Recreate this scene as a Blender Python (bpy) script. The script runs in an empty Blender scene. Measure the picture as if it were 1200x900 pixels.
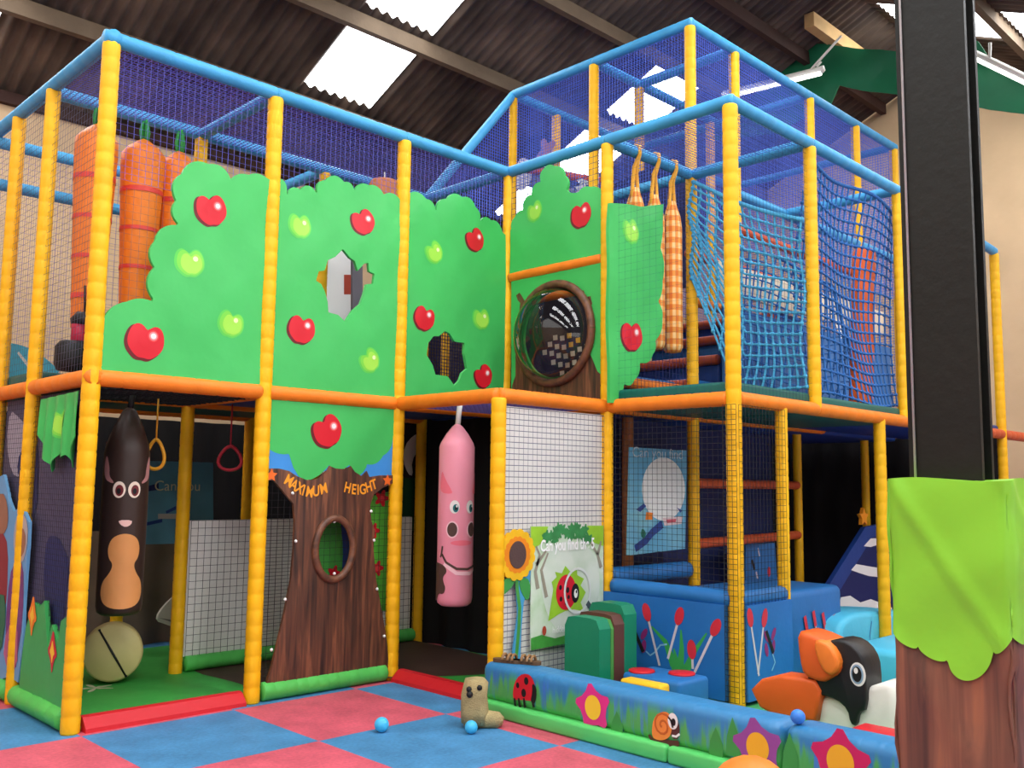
import bpy, bmesh, math, random
from mathutils import Vector, Matrix
random.seed(7)
SC = bpy.context.scene
COL = SC.collection
PI = math.pi

# ------------------------------------------------------------------ camera
CAM = Vector((-2.2135067, -5.9824238, 1.5153183))
YAW, PITCH, ROLL, FPX = 0.7927985, 0.1071343, 0.0126960, 1099.666
BX, BY = 1.2, 1.16963          # bay sizes
Z1, Z2, Z3 = 2.1511, 4.3593, 5.82   # deck beam, first roof, high roof
_fw = Vector((math.cos(PITCH)*math.cos(YAW), math.cos(PITCH)*math.sin(YAW), math.sin(PITCH)))
_rt0 = Vector((math.sin(YAW), -math.cos(YAW), 0)); _up0 = _rt0.cross(_fw)
_rt = math.cos(ROLL)*_rt0 + math.sin(ROLL)*_up0
_up = -math.sin(ROLL)*_rt0 + math.cos(ROLL)*_up0

def at(u, v, axis, val):
    """point of the photograph (1200x900) on the wall / floor plane it stands on"""
    d = _fw + _rt*((u-600)/FPX) - _up*((v-450)/FPX)
    t = (val-CAM[axis])/d[axis]
    return CAM + d*t

cd = bpy.data.cameras.new('camera'); cam = bpy.data.objects.new('camera', cd); COL.objects.link(cam)
cam.matrix_world = Matrix(((_rt.x, _up.x, -_fw.x, CAM.x), (_rt.y, _up.y, -_fw.y, CAM.y), (_rt.z, _up.z, -_fw.z, CAM.z), (0, 0, 0, 1)))
cd.sensor_width = 36; cd.lens = 36*FPX/1200; cd.clip_start = .05; cd.clip_end = 200
SC.camera = cam

# ------------------------------------------------------------------ materials
def lin(c):
    return tuple(((x/255)/12.92 if x/255 <= .04045 else ((x/255+.055)/1.055)**2.4) for x in c)
_M = {}
def mat(name, rgb=None, rough=.55, bump=0, bscale=60, vary=0, vscale=6, metal=0, spec=.35):
    if name in _M: return _M[name]
    m = bpy.data.materials.new(name); m.use_nodes = True; _M[name] = m
    nt = m.node_tree; b = nt.nodes['Principled BSDF']
    c = lin(rgb)
    b.inputs['Base Color'].default_value = (*c, 1); b.inputs['Roughness'].default_value = rough
    b.inputs['Metallic'].default_value = metal; b.inputs['Specular IOR Level'].default_value = spec
    tc = nt.nodes.new('ShaderNodeTexCoord')
    if vary:
        n = nt.nodes.new('ShaderNodeTexNoise'); n.inputs['Scale'].default_value = vscale; n.inputs['Detail'].default_value = 4
        nt.links.new(tc.outputs['Object'], n.inputs['Vector'])
        r = nt.nodes.new('ShaderNodeMapRange'); r.inputs['From Min'].default_value = .3; r.inputs['From Max'].default_value = .7
        r.inputs['To Min'].default_value = 1-vary; r.inputs['To Max'].default_value = 1+vary*.6
        nt.links.new(n.outputs['Fac'], r.inputs['Value'])
        x = nt.nodes.new('ShaderNodeVectorMath'); x.operation = 'SCALE'; x.inputs[0].default_value = c
        nt.links.new(r.outputs['Result'], x.inputs['Scale']); nt.links.new(x.outputs['Vector'], b.inputs['Base Color'])
    if bump:
        n = nt.nodes.new('ShaderNodeTexNoise'); n.inputs['Scale'].default_value = bscale; n.inputs['Detail'].default_value = 3
        nt.links.new(tc.outputs['Object'], n.inputs['Vector'])
        bp = nt.nodes.new('ShaderNodeBump'); bp.inputs['Strength'].default_value = bump; bp.inputs['Distance'].default_value = .02
        nt.links.new(n.outputs['Fac'], bp.inputs['Height']); nt.links.new(bp.outputs['Normal'], b.inputs['Normal'])
    return m

def ramp_mat(name, cols, scale, axis_scale, rough=.6, detail=5, dist=0, bump=.0, kind='noise'):
    """streaky printed pattern: noise stretched by axis_scale through a colour ramp"""
    m = bpy.data.materials.new(name); m.use_nodes = True; _M[name] = m
    nt = m.node_tree; b = nt.nodes['Principled BSDF']; b.inputs['Roughness'].default_value = rough
    tc = nt.nodes.new('ShaderNodeTexCoord'); mp = nt.nodes.new('ShaderNodeMapping'); mp.inputs['Scale'].default_value = axis_scale
    nt.links.new(tc.outputs['Object'], mp.inputs['Vector'])
    n = nt.nodes.new('ShaderNodeTexNoise'); n.inputs['Scale'].default_value = scale; n.inputs['Detail'].default_value = detail; n.inputs['Distortion'].default_value = dist
    nt.links.new(mp.outputs['Vector'], n.inputs['Vector'])
    r = nt.nodes.new('ShaderNodeValToRGB'); e = r.color_ramp.elements
    while len(e) < len(cols): e.new(.5)
    for i, (p, c) in enumerate(cols): e[i].position = p; e[i].color = (*lin(c), 1)
    nt.links.new(n.outputs['Fac'], r.inputs['Fac']); nt.links.new(r.outputs['Color'], b.inputs['Base Color'])
    if bump:
        bp = nt.nodes.new('ShaderNodeBump'); bp.inputs['Strength'].default_value = bump; bp.inputs['Distance'].default_value = .01
        nt.links.new(n.outputs['Fac'], bp.inputs['Height']); nt.links.new(bp.outputs['Normal'], b.inputs['Normal'])
    return m

YEL = mat('yellow_foam', (246, 184, 14), .5, .12, 90, .10, 5)
ORA = mat('orange_foam', (240, 128, 30), .5, .12, 90, .12, 5)
BLU = mat('blue_foam', (66, 158, 210), .5, .12, 90, .12, 5)
REDF = mat('rust_foam', (200, 84, 44), .5, .12, 90, .12, 5)
GRNF = mat('green_foam', (84, 190, 86), .5, .12, 90, .1, 5)
NAVY = mat('navy_net', (84, 112, 212), .7); ROOFN = mat('roof_net_blue', (104, 108, 204), .7)
NAVYD = mat('dark_navy_net', (30, 36, 92), .7)
BLACKN = mat('black_net', (26, 26, 30), .7)
GREYN = mat('grey_net', (96, 98, 120), .7)
PURPN = mat('purple_net', (120, 110, 190), .7)
ROPE = mat('cyan_rope', (76, 170, 214), .7)
ROPED = mat('dark_blue_rope', (44, 106, 178), .7)
LEAF = mat('leaf_green_vinyl', (66, 184, 92), .42, .28, 4.5, .05, 2.5)
RED = mat('apple_red', (208, 28, 44), .4); DRED = mat('apple_dark_red', (104, 22, 30), .45); LRED = mat('apple_light_red', (226, 66, 70), .4)
PINKW = mat('apple_shine_rim', (226, 138, 142), .4); SHINE = mat('apple_shine', (246, 224, 224), .4)
GAP = mat('pale_green_apple', (122, 212, 74), .4); GAP2 = mat('lime_apple', (158, 222, 78), .4); GSH = mat('lime_shine', (222, 240, 176), .4); GAP0 = mat('apple_green_edge', (92, 204, 84), .4)
WHITE = mat('white_print', (236, 236, 232), .5); BLACK = mat('black_print', (22, 22, 24), .5)
BARK = ramp_mat('bark_print', [(.28, (38, 24, 20)), (.42, (74, 44, 32)), (.55, (98, 58, 40)), (.66, (130, 80, 54)), (.78, (62, 38, 30))], 3.0, (9, 9, .55), .5, 6, .6)
BARKR = ramp_mat('bark_rim', [(.3, (70, 44, 32)), (.6, (120, 74, 50)), (.8, (86, 52, 38))], 5, (3, 3, 3), .5)
SKYB = mat('sky_blue_vinyl', (62, 142, 214), .45, .1, 14)
GREENMAT = mat('green_mat', (56, 158, 66), .55, .1, 20, .12, 3)
BROWNMAT = mat('brown_mat', (72, 52, 44), .6, .1, 20, .1, 3)
REDV = mat('red_vinyl', (200, 28, 40), .45, .1, 16)
BLUEV = mat('blue_vinyl', (36, 110, 178), .45, .12, 14, .1, 3)
CYANV = mat('cyan_vinyl', (82, 190, 224), .42, .12, 14, .06, 3)
TEAL = mat('teal_vinyl', (22, 118, 112), .5, .1, 14, .08, 3)
ORAV = mat('orange_vinyl', (226, 96, 34), .45, .1, 14, .06, 3)
YELV = mat('yellow_vinyl', (248, 192, 40), .45, .1, 14)
DKBLUE = mat('dark_blue_vinyl', (30, 66, 140), .5, .1, 14, .1, 3)
BACKNAVY = mat('dark_space_navy', (28, 40, 92), .65, 0, 60, .2, 1.5)
DARKBLK = mat('under_deck_dark', (24, 23, 24), .9, 0, 60, .2, 1.5)
DRAPEB = mat('brown_drape', (128, 112, 98), .9, 0, 60, .2, 1.5)

# ------------------------------------------------------------------ mesh builder
class MB:
    def __init__(s): s.v = []; s.f = []; s.mi = []; s.mats = []; s.sm = []
    def m(s, material):
        if material not in s.mats: s.mats.append(material)
        return s.mats.index(material)
    def add(s, vs, fs, material, smooth=False):
        o = len(s.v); k = s.m(material); s.v += [Vector(p) for p in vs]
        for f in fs: s.f.append([i+o for i in f]); s.mi.append(k); s.sm.append(smooth)
    def box(s, a, b, material):
        (x0, y0, z0), (x1, y1, z1) = a, b
        vs = [(x, y, z) for z in (z0, z1) for y in (y0, y1) for x in (x0, x1)]
        s.add(vs, [(0, 2, 3, 1), (4, 5, 7, 6), (0, 1, 5, 4), (2, 6, 7, 3), (0, 4, 6, 2), (1, 3, 7, 5)], material)
    def rbox(s, a, b, material, bev=.03, seg=3, rotz=0, pivot=None):
        bm = bmesh.new(); bmesh.ops.create_cube(bm, size=1)
        a, b = Vector(a), Vector(b); c = (a+b)/2; d = b-a
        for v in bm.verts: v.co = Vector((v.co.x*d.x, v.co.y*d.y, v.co.z*d.z))
        bmesh.ops.bevel(bm, geom=bm.edges[:], offset=min(bev, min(d)*.48), segments=seg, profile=.5, affect='EDGES')
        R = Matrix.Rotation(rotz, 3, 'Z'); p = Vector(pivot) if pivot else c
        s.add_bm(bm, material, lambda q: R @ (q+c-p)+p, True)
    def add_bm(s, bm, material, fn=lambda q: q, smooth=False):
        bm.verts.ensure_lookup_table(); bm.verts.index_update()
        s.add([fn(v.co.copy()) for v in bm.verts], [[v.index for v in f.verts] for f in bm.faces], material, smooth); bm.free()
    def sweep(s, pts, rads, material, n=10, cap=True, smooth=True):
        pts = [Vector(p) for p in pts]
        if not hasattr(rads, '__len__'): rads = [rads]*len(pts)
        vs = []; fs = []; up = None
        for i, p in enumerate(pts):
            t = (pts[min(i+1, len(pts)-1)]-pts[max(i-1, 0)]).normalized()
            if up is None: up = Vector((0, 0, 1)) if abs(t.z) < .9 else Vector((1, 0, 0))
            a = (up-t*up.dot(t)).normalized(); up = a; b = t.cross(a)
            vs += [p+rads[i]*(math.cos(2*PI*k/n)*a+math.sin(2*PI*k/n)*b) for k in range(n)]
        for i in range(len(pts)-1):
            for k in range(n):
                q = (k+1) % n; fs.append((i*n+k, i*n+q, (i+1)*n+q, (i+1)*n+k))
        if cap: fs += [tuple(range(n))[::-1], tuple(range((len(pts)-1)*n, len(pts)*n))]
        s.add(vs, fs, material, smooth)
    def foam(s, p, q, r, material, step=.105, n=12):
        """foam sleeve: a tube pinched by the ties around it"""
        p, q = Vector(p), Vector(q); L = (q-p).length; k = max(1, round(L/step)); pts = []; rd = []
        for i in range(k):
            for f, g in ((0, .945), (.1, 1), (.9, 1)): pts.append(p.lerp(q, (i+f)/k)); rd.append(r*g)
        pts.append(q); rd.append(r*.93)
        s.sweep(pts, rd, material, n)
    def lathe(s, prof, c, material, n=24, cap=True):
        c = Vector(c); vs = []; fs = []
        for r, z in prof: vs += [c+Vector((r*math.cos(2*PI*k/n), r*math.sin(2*PI*k/n), z)) for k in range(n)]
        for i in range(len(prof)-1):
            for k in range(n): q = (k+1) % n; fs.append((i*n+k, i*n+q, (i+1)*n+q, (i+1)*n+k))
        if cap: fs += [tuple(range(n))[::-1], tuple(range((len(prof)-1)*n, len(prof)*n))]
        s.add(vs, fs, material, True)
    def ball(s, c, r, material, sc=(1, 1, 1), sub=3):
        bm = bmesh.new(); bmesh.ops.create_icosphere(bm, subdivisions=sub, radius=r); c = Vector(c)
        s.add_bm(bm, material, lambda q: Vector((q.x*sc[0], q.y*sc[1], q.z*sc[2]))+c, True)
    def strand(s, p, q, r, material):
        p, q = Vector(p), Vector(q); t = (q-p).normalized(); a = t.orthogonal().normalized(); b = t.cross(a)
        vs = [e+r*(math.cos(2*PI*k/3)*a+math.sin(2*PI*k/3)*b) for e in (p, q) for k in range(3)]
        s.add(vs, [(0, 1, 4, 3), (1, 2, 5, 4), (2, 0, 3, 5)], material)
    def build(s, name, parent=None, **props):
        me = bpy.data.meshes.new(name); o = bpy.data.objects.new(name, me)
        off = parent['_w'] if parent is not None and '_w' in parent else (0, 0, 0)
        off = Vector(off)
        me.from_pydata([tuple(p-off) for p in s.v], [], s.f)
        for m in s.mats: me.materials.append(m)
        me.polygons.foreach_set('material_index', s.mi); me.polygons.foreach_set('use_smooth', s.sm); me.update()
        COL.objects.link(o)
        if parent is not None:
            o.parent = parent; o['_w'] = tuple(off)
            _TMP.append(o)
        for k, v in props.items(): o[k] = v
        return o
_TMP = []
def thing(name, label, cat, loc=(0, 0, 0), group=None):
    o = bpy.data.objects.new(name, None); COL.objects.link(o); o.location = loc; o.empty_display_size = .1
    o['label'] = label; o['category'] = cat; o['_w'] = tuple(float(x) for x in loc); _TMP.append(o)
    if group: o['group'] = group
    return o
def tag(o, label, cat, group=None, kind=None):
    o['label'] = label; o['category'] = cat
    if group: o['group'] = group
    if kind: o['kind'] = kind
    return o

# ------------------------------------------------------------------ printed sheets
class Plane:
    """vertical plane x=val (axis 0) or y=val (axis 1); s runs to the right, t up, off towards the room"""
    def __init__(s, axis, val, amp=0, seed=0): s.axis, s.val, s.amp, s.seed = axis, val, amp, seed
    def px(s, u, v):
        p = at(u, v, s.axis, s.val); return (-p.y if s.axis == 0 else p.x, p.z)
    def pxs(s, pts): return [s.px(*p) for p in pts]
    def w(s, a, t, off=0):
        if s.amp:
            k = s.seed
            off += s.amp*(math.sin(a*6.1+t*3.3+k)+.7*math.sin(-a*4.2+t*7.9+2*k)+.5*math.sin(a*13+t*11+3*k)+.35*math.sin(-a*19+t*13+k))*.5
        return Vector((s.val-off, -a, t)) if s.axis == 0 else Vector((a, s.val-off, t))
class Floor:
    def __init__(s, z): s.z = z
    def px(s, u, v): p = at(u, v, 2, s.z); return (p.x, p.y)
    def pxs(s, pts): return [s.px(*p) for p in pts]
    def w(s, a, t, off=0): return Vector((a, t, s.z+off))
class Cyl:
    """side of an upright cylinder; s is arc length from the direction face, to the viewer's right"""
    def __init__(s, c, r, face): s.c, s.r, s.face = Vector(c), r, face
    def w(s, a, t, off=0):
        g = s.face+a/s.r; return Vector((s.c.x+(s.r+off)*math.cos(g), s.c.y+(s.r+off)*math.sin(g), t))

def _tri(loops):
    bm = bmesh.new(); es = []
    for L in loops:
        vs = [bm.verts.new((p[0], p[1], 0)) for p in L]
        for i in range(len(vs)): es.append(bm.edges.new((vs[i], vs[(i+1) % len(vs)])))
    bmesh.ops.triangle_fill(bm, use_beauty=True, use_dissolve=False, edges=es, normal=(0, 0, 1))
    return bm
def _cut(bm, grid):
    xs = [v.co.x for v in bm.verts]; ys = [v.co.y for v in bm.verts]
    for ax, vals in ((0, xs), (1, ys)):
        k = math.floor(min(vals)/grid)+1
        while k*grid < max(vals):
            no = (1, 0, 0) if ax == 0 else (0, 1, 0); co = (k*grid, 0, 0) if ax == 0 else (0, k*grid, 0)
            bmesh.ops.bisect_plane(bm, geom=bm.verts[:]+bm.edges[:]+bm.faces[:], plane_co=co, plane_no=no, dist=1e-6); k += 1
def layer(mb, pl, loops, material, off, grid=.08, thick=0):
    bm = _tri(loops)
    if grid: _cut(bm, grid)
    for f in bm.faces:
        if f.normal.z < 0: f.normal_flip()
    if thick:
        # front and back skins with side walls
        bm.verts.index_update(); vs = [v.co.copy() for v in bm.verts]; n = len(vs)
        fs = [[v.index for v in f.verts] for f in bm.faces]
        side = []
        for e in bm.edges:
            if len(e.link_faces) == 1:
                f = e.link_faces[0]; l = [q for q in f.loops if q.edge == e][0]
                a, b = l.vert.index, l.link_loop_next.vert.index; side.append((b, a, a+n, b+n))
        V = [pl.w(p.x, p.y, off) for p in vs]+[pl.w(p.x, p.y, off-thick) for p in vs]
        mb.add(V, fs+[[i+n for i in f[::-1]] for f in fs], material, True); mb.add(V, side, material, False)
        bm.free()
    else:
        mb.add_bm(bm, material, lambda q: pl.w(q.x, q.y, off), True)
STEP = .0016
def sheet(name, pl, outline, base, layers=(), thick=.03, holes=(), grid=.08, parent=None, off=0):
    """one padded or printed sheet: outline in the plane, printed shapes on its face"""
    mb = MB(); layer(mb, pl, [outline]+list(holes), base, off, grid, thick)
    for i, L in enumerate(layers): layer(mb, pl, [L[0]], L[1], off+STEP*(1+(L[2] if len(L) > 2 else i*.5)), grid)
    return mb.build(name, parent)

def ell(c, rx, ry=None, rot=0, n=28, a0=0, a1=2*PI):
    ry = ry or rx; k = n if abs(a1-a0-2*PI) < 1e-6 else n+1
    return [(c[0]+rx*math.cos(a)*math.cos(rot)-ry*math.sin(a)*math.sin(rot), c[1]+rx*math.cos(a)*math.sin(rot)+ry*math.sin(a)*math.cos(rot)) for a in [a0+(a1-a0)*i/n for i in range(k)]]
def polar(c, fn, n=60, rot=0):
    return [(c[0]+fn(2*PI*i/n)*math.cos(2*PI*i/n+rot), c[1]+fn(2*PI*i/n)*math.sin(2*PI*i/n+rot)) for i in range(n)]
def star(c, r1, r2, n=5, rot=PI/2): return [(c[0]+(r1 if i % 2 == 0 else r2)*math.cos(rot+PI*i/n), c[1]+(r1 if i % 2 == 0 else r2)*math.sin(rot+PI*i/n)) for i in range(2*n)]
def strip(pts, w0, w1=None):
    """a ribbon along a polyline in the plane"""
    w1 = w0 if w1 is None else w1; L = []; R = []
    for i, p in enumerate(pts):
        a = pts[max(i-1, 0)]; b = pts[min(i+1, len(pts)-1)]; dx, dy = b[0]-a[0], b[1]-a[1]; d = math.hypot(dx, dy) or 1
        w = w0+(w1-w0)*i/(len(pts)-1); L.append((p[0]-dy/d*w, p[1]+dx/d*w)); R.append((p[0]+dy/d*w, p[1]-dx/d*w))
    return L+R[::-1]
def smooth(pts, it=2, closed=True):
    for _ in range(it):
        o = []; n = len(pts)
        for i in range(n if closed else n-1):
            a, b = pts[i], pts[(i+1) % n]
            o += [(a[0]*.75+b[0]*.25, a[1]*.75+b[1]*.25), (a[0]*.25+b[0]*.75, a[1]*.25+b[1]*.75)]
        pts = o
    return pts
def scallop(pts, bulge=.35, n=6):
    """open line of lobes: each step becomes an arc swelling to the left of travel"""
    o = []
    for (a, b) in zip(pts, pts[1:]):
        dx, dy = b[0]-a[0], b[1]-a[1]
        for i in range(n):
            f = i/n; h = bulge*4*f*(1-f); o.append((a[0]+dx*f-dy*h, a[1]+dy*f+dx*h))
    return o+[pts[-1]]
def apple_shape(c, r, rot):
    def fn(a):
        d = math.atan2(math.sin(a-PI/2), math.cos(a-PI/2)); e = math.atan2(math.sin(a+PI/2), math.cos(a+PI/2))
        return r*(1.02-.40*math.exp(-(d/.34)**2)+.07*math.exp(-((abs(d)-.75)/.4)**2)-.10*math.exp(-(e/.25)**2)-.05*math.exp(-((abs(e)-.7)/.4)**2))
    return polar(c, fn, 48, rot)
def red_apple(c, r, rot=0):
    k = (c[0]+r*.36, c[1]+r*.30)
    return [(apple_shape((c[0]-.13*r, c[1]-.10*r), r, rot), DRED, 0), (apple_shape(c, r*.96, rot), RED, 1), (ell((c[0]+.18*r, c[1]+.08*r), r*.55, r*.5), LRED if False else RED, 2),
            (ell(k, r*.30), LRED, 3), (ell(k, r*.23), PINKW, 4), (ell(k, r*.15), SHINE, 5)]
def green_apple(c, r, rot=0):
    k = (c[0]+r*.36, c[1]+r*.30)
    return [(apple_shape(c, r, rot), GAP0, 0), (apple_shape((c[0]+.05*r, c[1]+.02*r), r*.88, rot), GAP, 1), (apple_shape((c[0]+.12*r, c[1]-.03*r), r*.7, rot), GAP2, 2), (ell(k, r*.26), GAP2, 3), (ell(k, r*.17), GSH, 4)]

def text_layer(mb, pl, txt, size, place, material, off, bold=.0):
    """lettering laid into the plane; place(x, y) -> (s, t)"""
    c = bpy.data.curves.new('lettering', 'FONT'); c.body = txt; c.size = size; c.align_x = 'CENTER'; c.offset = bold
    o = bpy.data.objects.new('lettering', c); COL.objects.link(o)
    dg = bpy.context.evaluated_depsgraph_get(); me = o.evaluated_get(dg).to_mesh()
    vs = [pl.w(*place(v.co.x, v.co.y), off) for v in me.vertices]; fs = [list(p.vertices) for p in me.polygons]
    mb.add(vs, fs, material)
    o.evaluated_get(dg).to_mesh_clear(); bpy.data.objects.remove(o); bpy.data.curves.remove(c)

# ------------------------------------------------------------------ nets
def net(name, o, U, V, pitch, r, material, parent, diamond=False, cut=None):
    """knotted safety net stretched over a parallelogram"""
    mb = MB(); o, U, V = Vector(o), Vector(U), Vector(V); nu = max(2, round(U.length/pitch)); nv = max(2, round(V.length/pitch))
    P = lambda a, b: o+U*a+V*b
    if diamond:
        nu = nu//1; nv = max(2, round(nu*V.length/U.length))
        for sgn in (1, -1):
            for k in range(-nv, nu+nv):
                # lines u = k/nu + sgn * (j/nu)
                a0 = k/nu; pts = []
                for b in (0, 1):
                    pts.append((a0+sgn*b*V.length/U.length*1.0, b))
                (ua, va), (ub, vb) = pts
                # clip to 0..1
                lo, hi = 0, 1; d = ub-ua
                if d > 0: lo, hi = max(lo, -ua/d), min(hi, (1-ua)/d)
                else: lo, hi = max(lo, (1-ua)/d), min(hi, -ua/d)
                if hi-lo > .01: mb.strand(P(ua+d*lo, lo), P(ua+d*hi, hi), r, material)
    else:
        for i in range(nu+1):
            a = i/nu; lo, hi = (0, 1) if not cut else cut(a)
            if hi-lo > .01: mb.strand(P(a, lo), P(a, hi), r, material)
        for j in range(nv+1):
            b = j/nv
            if not cut: mb.strand(P(0, b), P(1, b), r, material)
            else:
                ok = [i/60 for i in range(61) if cut(i/60)[0]-1e-6 <= b <= cut(i/60)[1]+1e-6]
                if len(ok) > 1: mb.strand(P(ok[0], b), P(ok[-1], b), r, material)
    return mb.build(name, parent)
def ropenet(name, fn, nu, nv, r, knot, material, parent=None, sub=3):
    """hand-knotted climbing net: fn(a,b) -> point"""
    mb = MB()
    for i in range(nu+1): mb.sweep([fn(i/nu, j/(nv*sub)) for j in range(nv*sub+1)], r, material, 5)
    for j in range(nv+1): mb.sweep([fn(i/(nu*sub), j/nv) for i in range(nu*sub+1)], r*(2 if j in (nv,) else 1), material, 5)
    for i in range(nu+1):
        for j in range(nv+1): mb.ball(fn(i/nu, j/nv), knot, material, sub=1)
    return mb.build(name, parent)

exec_parts = []
# ================================================================== THE SETTING
def checker_floor():
    m = bpy.data.materials.new('foam_floor_tiles'); m.use_nodes = True; nt = m.node_tree; b = nt.nodes['Principled BSDF']
    tc = nt.nodes.new('ShaderNodeTexCoord'); sp = nt.nodes.new('ShaderNodeSeparateXYZ'); nt.links.new(tc.outputs['Object'], sp.inputs[0])
    def mth(op, a, bv=None):
        n = nt.nodes.new('ShaderNodeMath'); n.operation = op
        for i, q in enumerate((a, bv)):
            if q is None: continue
            if isinstance(q, (int, float)): n.inputs[i].default_value = q
            else: nt.links.new(q, n.inputs[i])
        return n.outputs[0]
    fx = mth('FLOOR', mth('ADD', mth('DIVIDE', sp.outputs['X'], .985), -.03)); fy = mth('FLOOR', mth('ADD', mth('DIVIDE', sp.outputs['Y'], 1.02), .10))
    ck = mth('ABSOLUTE', mth('MODULO', mth('ADD', fx, fy), 2))
    n = nt.nodes.new('ShaderNodeTexNoise'); n.inputs['Scale'].default_value = 4; n.inputs['Detail'].default_value = 6; nt.links.new(tc.outputs['Object'], n.inputs['Vector'])
    n2 = nt.nodes.new('ShaderNodeTexNoise'); n2.inputs['Scale'].default_value = 45; n2.inputs['Detail'].default_value = 2; nt.links.new(tc.outputs['Object'], n2.inputs['Vector'])
    mx = nt.nodes.new('ShaderNodeMix'); mx.data_type = 'RGBA'; mx.inputs[6].default_value = (*lin((210, 92, 110)), 1); mx.inputs[7].default_value = (*lin((72, 136, 184)), 1)
    nt.links.new(ck, mx.inputs[0])
    g = mth('ADD', mth('MULTIPLY', n.outputs['Fac'], .75), mth('ADD', mth('MULTIPLY', n2.outputs['Fac'], .5), .26))
    sc = nt.nodes.new('ShaderNodeVectorMath'); sc.operation = 'SCALE'; nt.links.new(mx.outputs[2], sc.inputs[0]); nt.links.new(g, sc.inputs['Scale'])
    nt.links.new(sc.outputs[0], b.inputs['Base Color']); b.inputs['Roughness'].default_value = .6; b.inputs['Specular IOR Level'].default_value = .3
    bp = nt.nodes.new('ShaderNodeBump'); bp.inputs['Strength'].default_value = .1; bp.inputs['Distance'].default_value = .01
    nt.links.new(n2.outputs['Fac'], bp.inputs['Height']); nt.links.new(bp.outputs['Normal'], b.inputs['Normal'])
    mb = MB(); mb.box((-7, -14, -.05), (12.5, 5, 0), m); mb.build('floor', kind='structure')
checker_floor()
CREAM = mat('cream_wall', (212, 182, 144), .85, .15, 8, .10, 1.2)
mb = MB(); mb.box((-7, 5, 0), (12.5, 5.15, 5.72), CREAM); mb.build('wall_back', kind='structure')
RY, RZ, SL = -.6, 8.212, .445
mb = MB()
mb.add([(12.5, -14, 0), (12.5, 5.15, 0), (12.5, 5.15, 5.70), (12.5, RY, RZ), (12.5, -14, RZ-SL*13.4)], [(0, 1, 2, 3, 4)], CREAM)
mb.add([(12.65, -14, 0), (12.65, 5.15, 0), (12.65, 5.15, 5.70), (12.65, RY, RZ), (12.65, -14, RZ-SL*13.4)], [(4, 3, 2, 1, 0)], CREAM)
mb.build('wall_right', kind='structure')
mb = MB(); mb.box((-7.15, -14, 0), (-7, 5.15, 5.0), CREAM); mb.build('wall_left_blocker', kind='structure')  # unseen wall, added to block world light from this side
# corrugated roof with skylight sheets
ROOF = ramp_mat('corrugated_sheet', [(.3, (52, 42, 37)), (.5, (82, 69, 59)), (.7, (112, 95, 80))], 2.2, (1, .35, 1), .85, 5)
SKYL = bpy.data.materials.new('skylight_sheet'); SKYL.use_nodes = True
_b = SKYL.node_tree.nodes['Principled BSDF']; _b.inputs['Base Color'].default_value = (.9, .9, .9, 1)
_b.inputs['Emission Color'].default_value = (.97, .985, 1, 1); _b.inputs['Emission Strength'].default_value = 8.0
CW, CA = .146, .026
def roofz(y): return RZ-SL*abs(y-RY)
SKY_L = [(x0, x0+.99, y0, y1) for x0 in (-4.8, -.6, 3.64, 7.88) for (y0, y1) in ((2.62, 3.62), (1.4, 2.38), (3.94, 4.7))]
SKY_L = [s for s in SKY_L if not (s[0] in (3.64,) and s[2] == 3.94)]
SKY_R = [(x0, x0+1.1, y0, y1) for x0 in (-4.8, -1.6, 1.6, 4.9, 9.85) for (y0, y1) in ((-2.1, -.75), (-3.9, -2.3), (-6.5, -4.3), (-9, -7))]
def corr(name, ys, skies, flip):
    mb = MB(); n = int(19.5/CW*8); xs = [-7+i*CW/8 for i in range(n+1)]
    for j in range(len(ys)-1):
        ya, yb = ys[j], ys[j+1]; ym = (ya+yb)/2
        vs = []; fs = []; sf = []
        for x in xs:
            d = CA*math.cos(2*PI*x/CW)
            vs += [(x, ya, roofz(ya)+d), (x, yb, roofz(yb)+d)]
        for i in range(n):
            xm = (xs[i]+xs[i+1])/2; f = (2*i, 2*i+1, 2*i+3, 2*i+2)
            if any(a < xm < b and c < ym < d for a, b, c, d in skies): continue
            fs.append(f)
        mb.add(vs, fs, ROOF, True)
    return mb.build(name, kind='structure')
def yrows(skies, lo, hi): return sorted({lo, hi}|{s[2] for s in skies}|{s[3] for s in skies})
corr('ceiling', yrows(SKY_L, RY, 5.15), SKY_L, 1)
corr('ceiling', yrows(SKY_R, -14, RY), SKY_R, 1)
for k, (x0, x1, y0, y1) in enumerate(SKY_L+SKY_R):
    mb = MB(); n = 56; vs = []; fs = []
    for i in range(n+1):
        x = x0+(x1-x0)*i/n; d = CA*math.cos(2*PI*x/CW); vs += [(x, y0, roofz(y0)+d), (x, y1, roofz(y1)+d)]
    for i in range(n): fs.append((2*i, 2*i+1, 2*i+3, 2*i+2))
    mb.add(vs, fs, SKYL, True); mb.build('window_%d' % (k+1), kind='structure')
PURL = mat('old_purlin', (104, 88, 70), .85, .2, 20, .2, 3); DPURL = mat('dark_purlin', (62, 40, 34), .8, .2, 20, .2, 3); LWOOD = mat('pale_timber', (206, 168, 112), .7, .1, 20, .15, 4)
k = 1
for (y, m, h) in ((2.5, PURL, .17), (3.78, PURL, .17), (1.3, PURL, .16), (.32, DPURL, .16), (4.96, DPURL, .12), (-2.2, PURL, .16), (-4.1, PURL, .16), (-6.8, PURL, .16)):
    mb = MB(); z = roofz(y)-CA-.004; mb.box((-7, y-.045, z-h), (12.45, y+.045, z+.01), m); mb.build('trim_%d' % k, kind='structure'); k += 1
mb = MB(); mb.box((9.2, -.16, 8.0-.22), (12.4, -.02, 8.0-.02), LWOOD); mb.build('trim_%d' % k, kind='structure')

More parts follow.
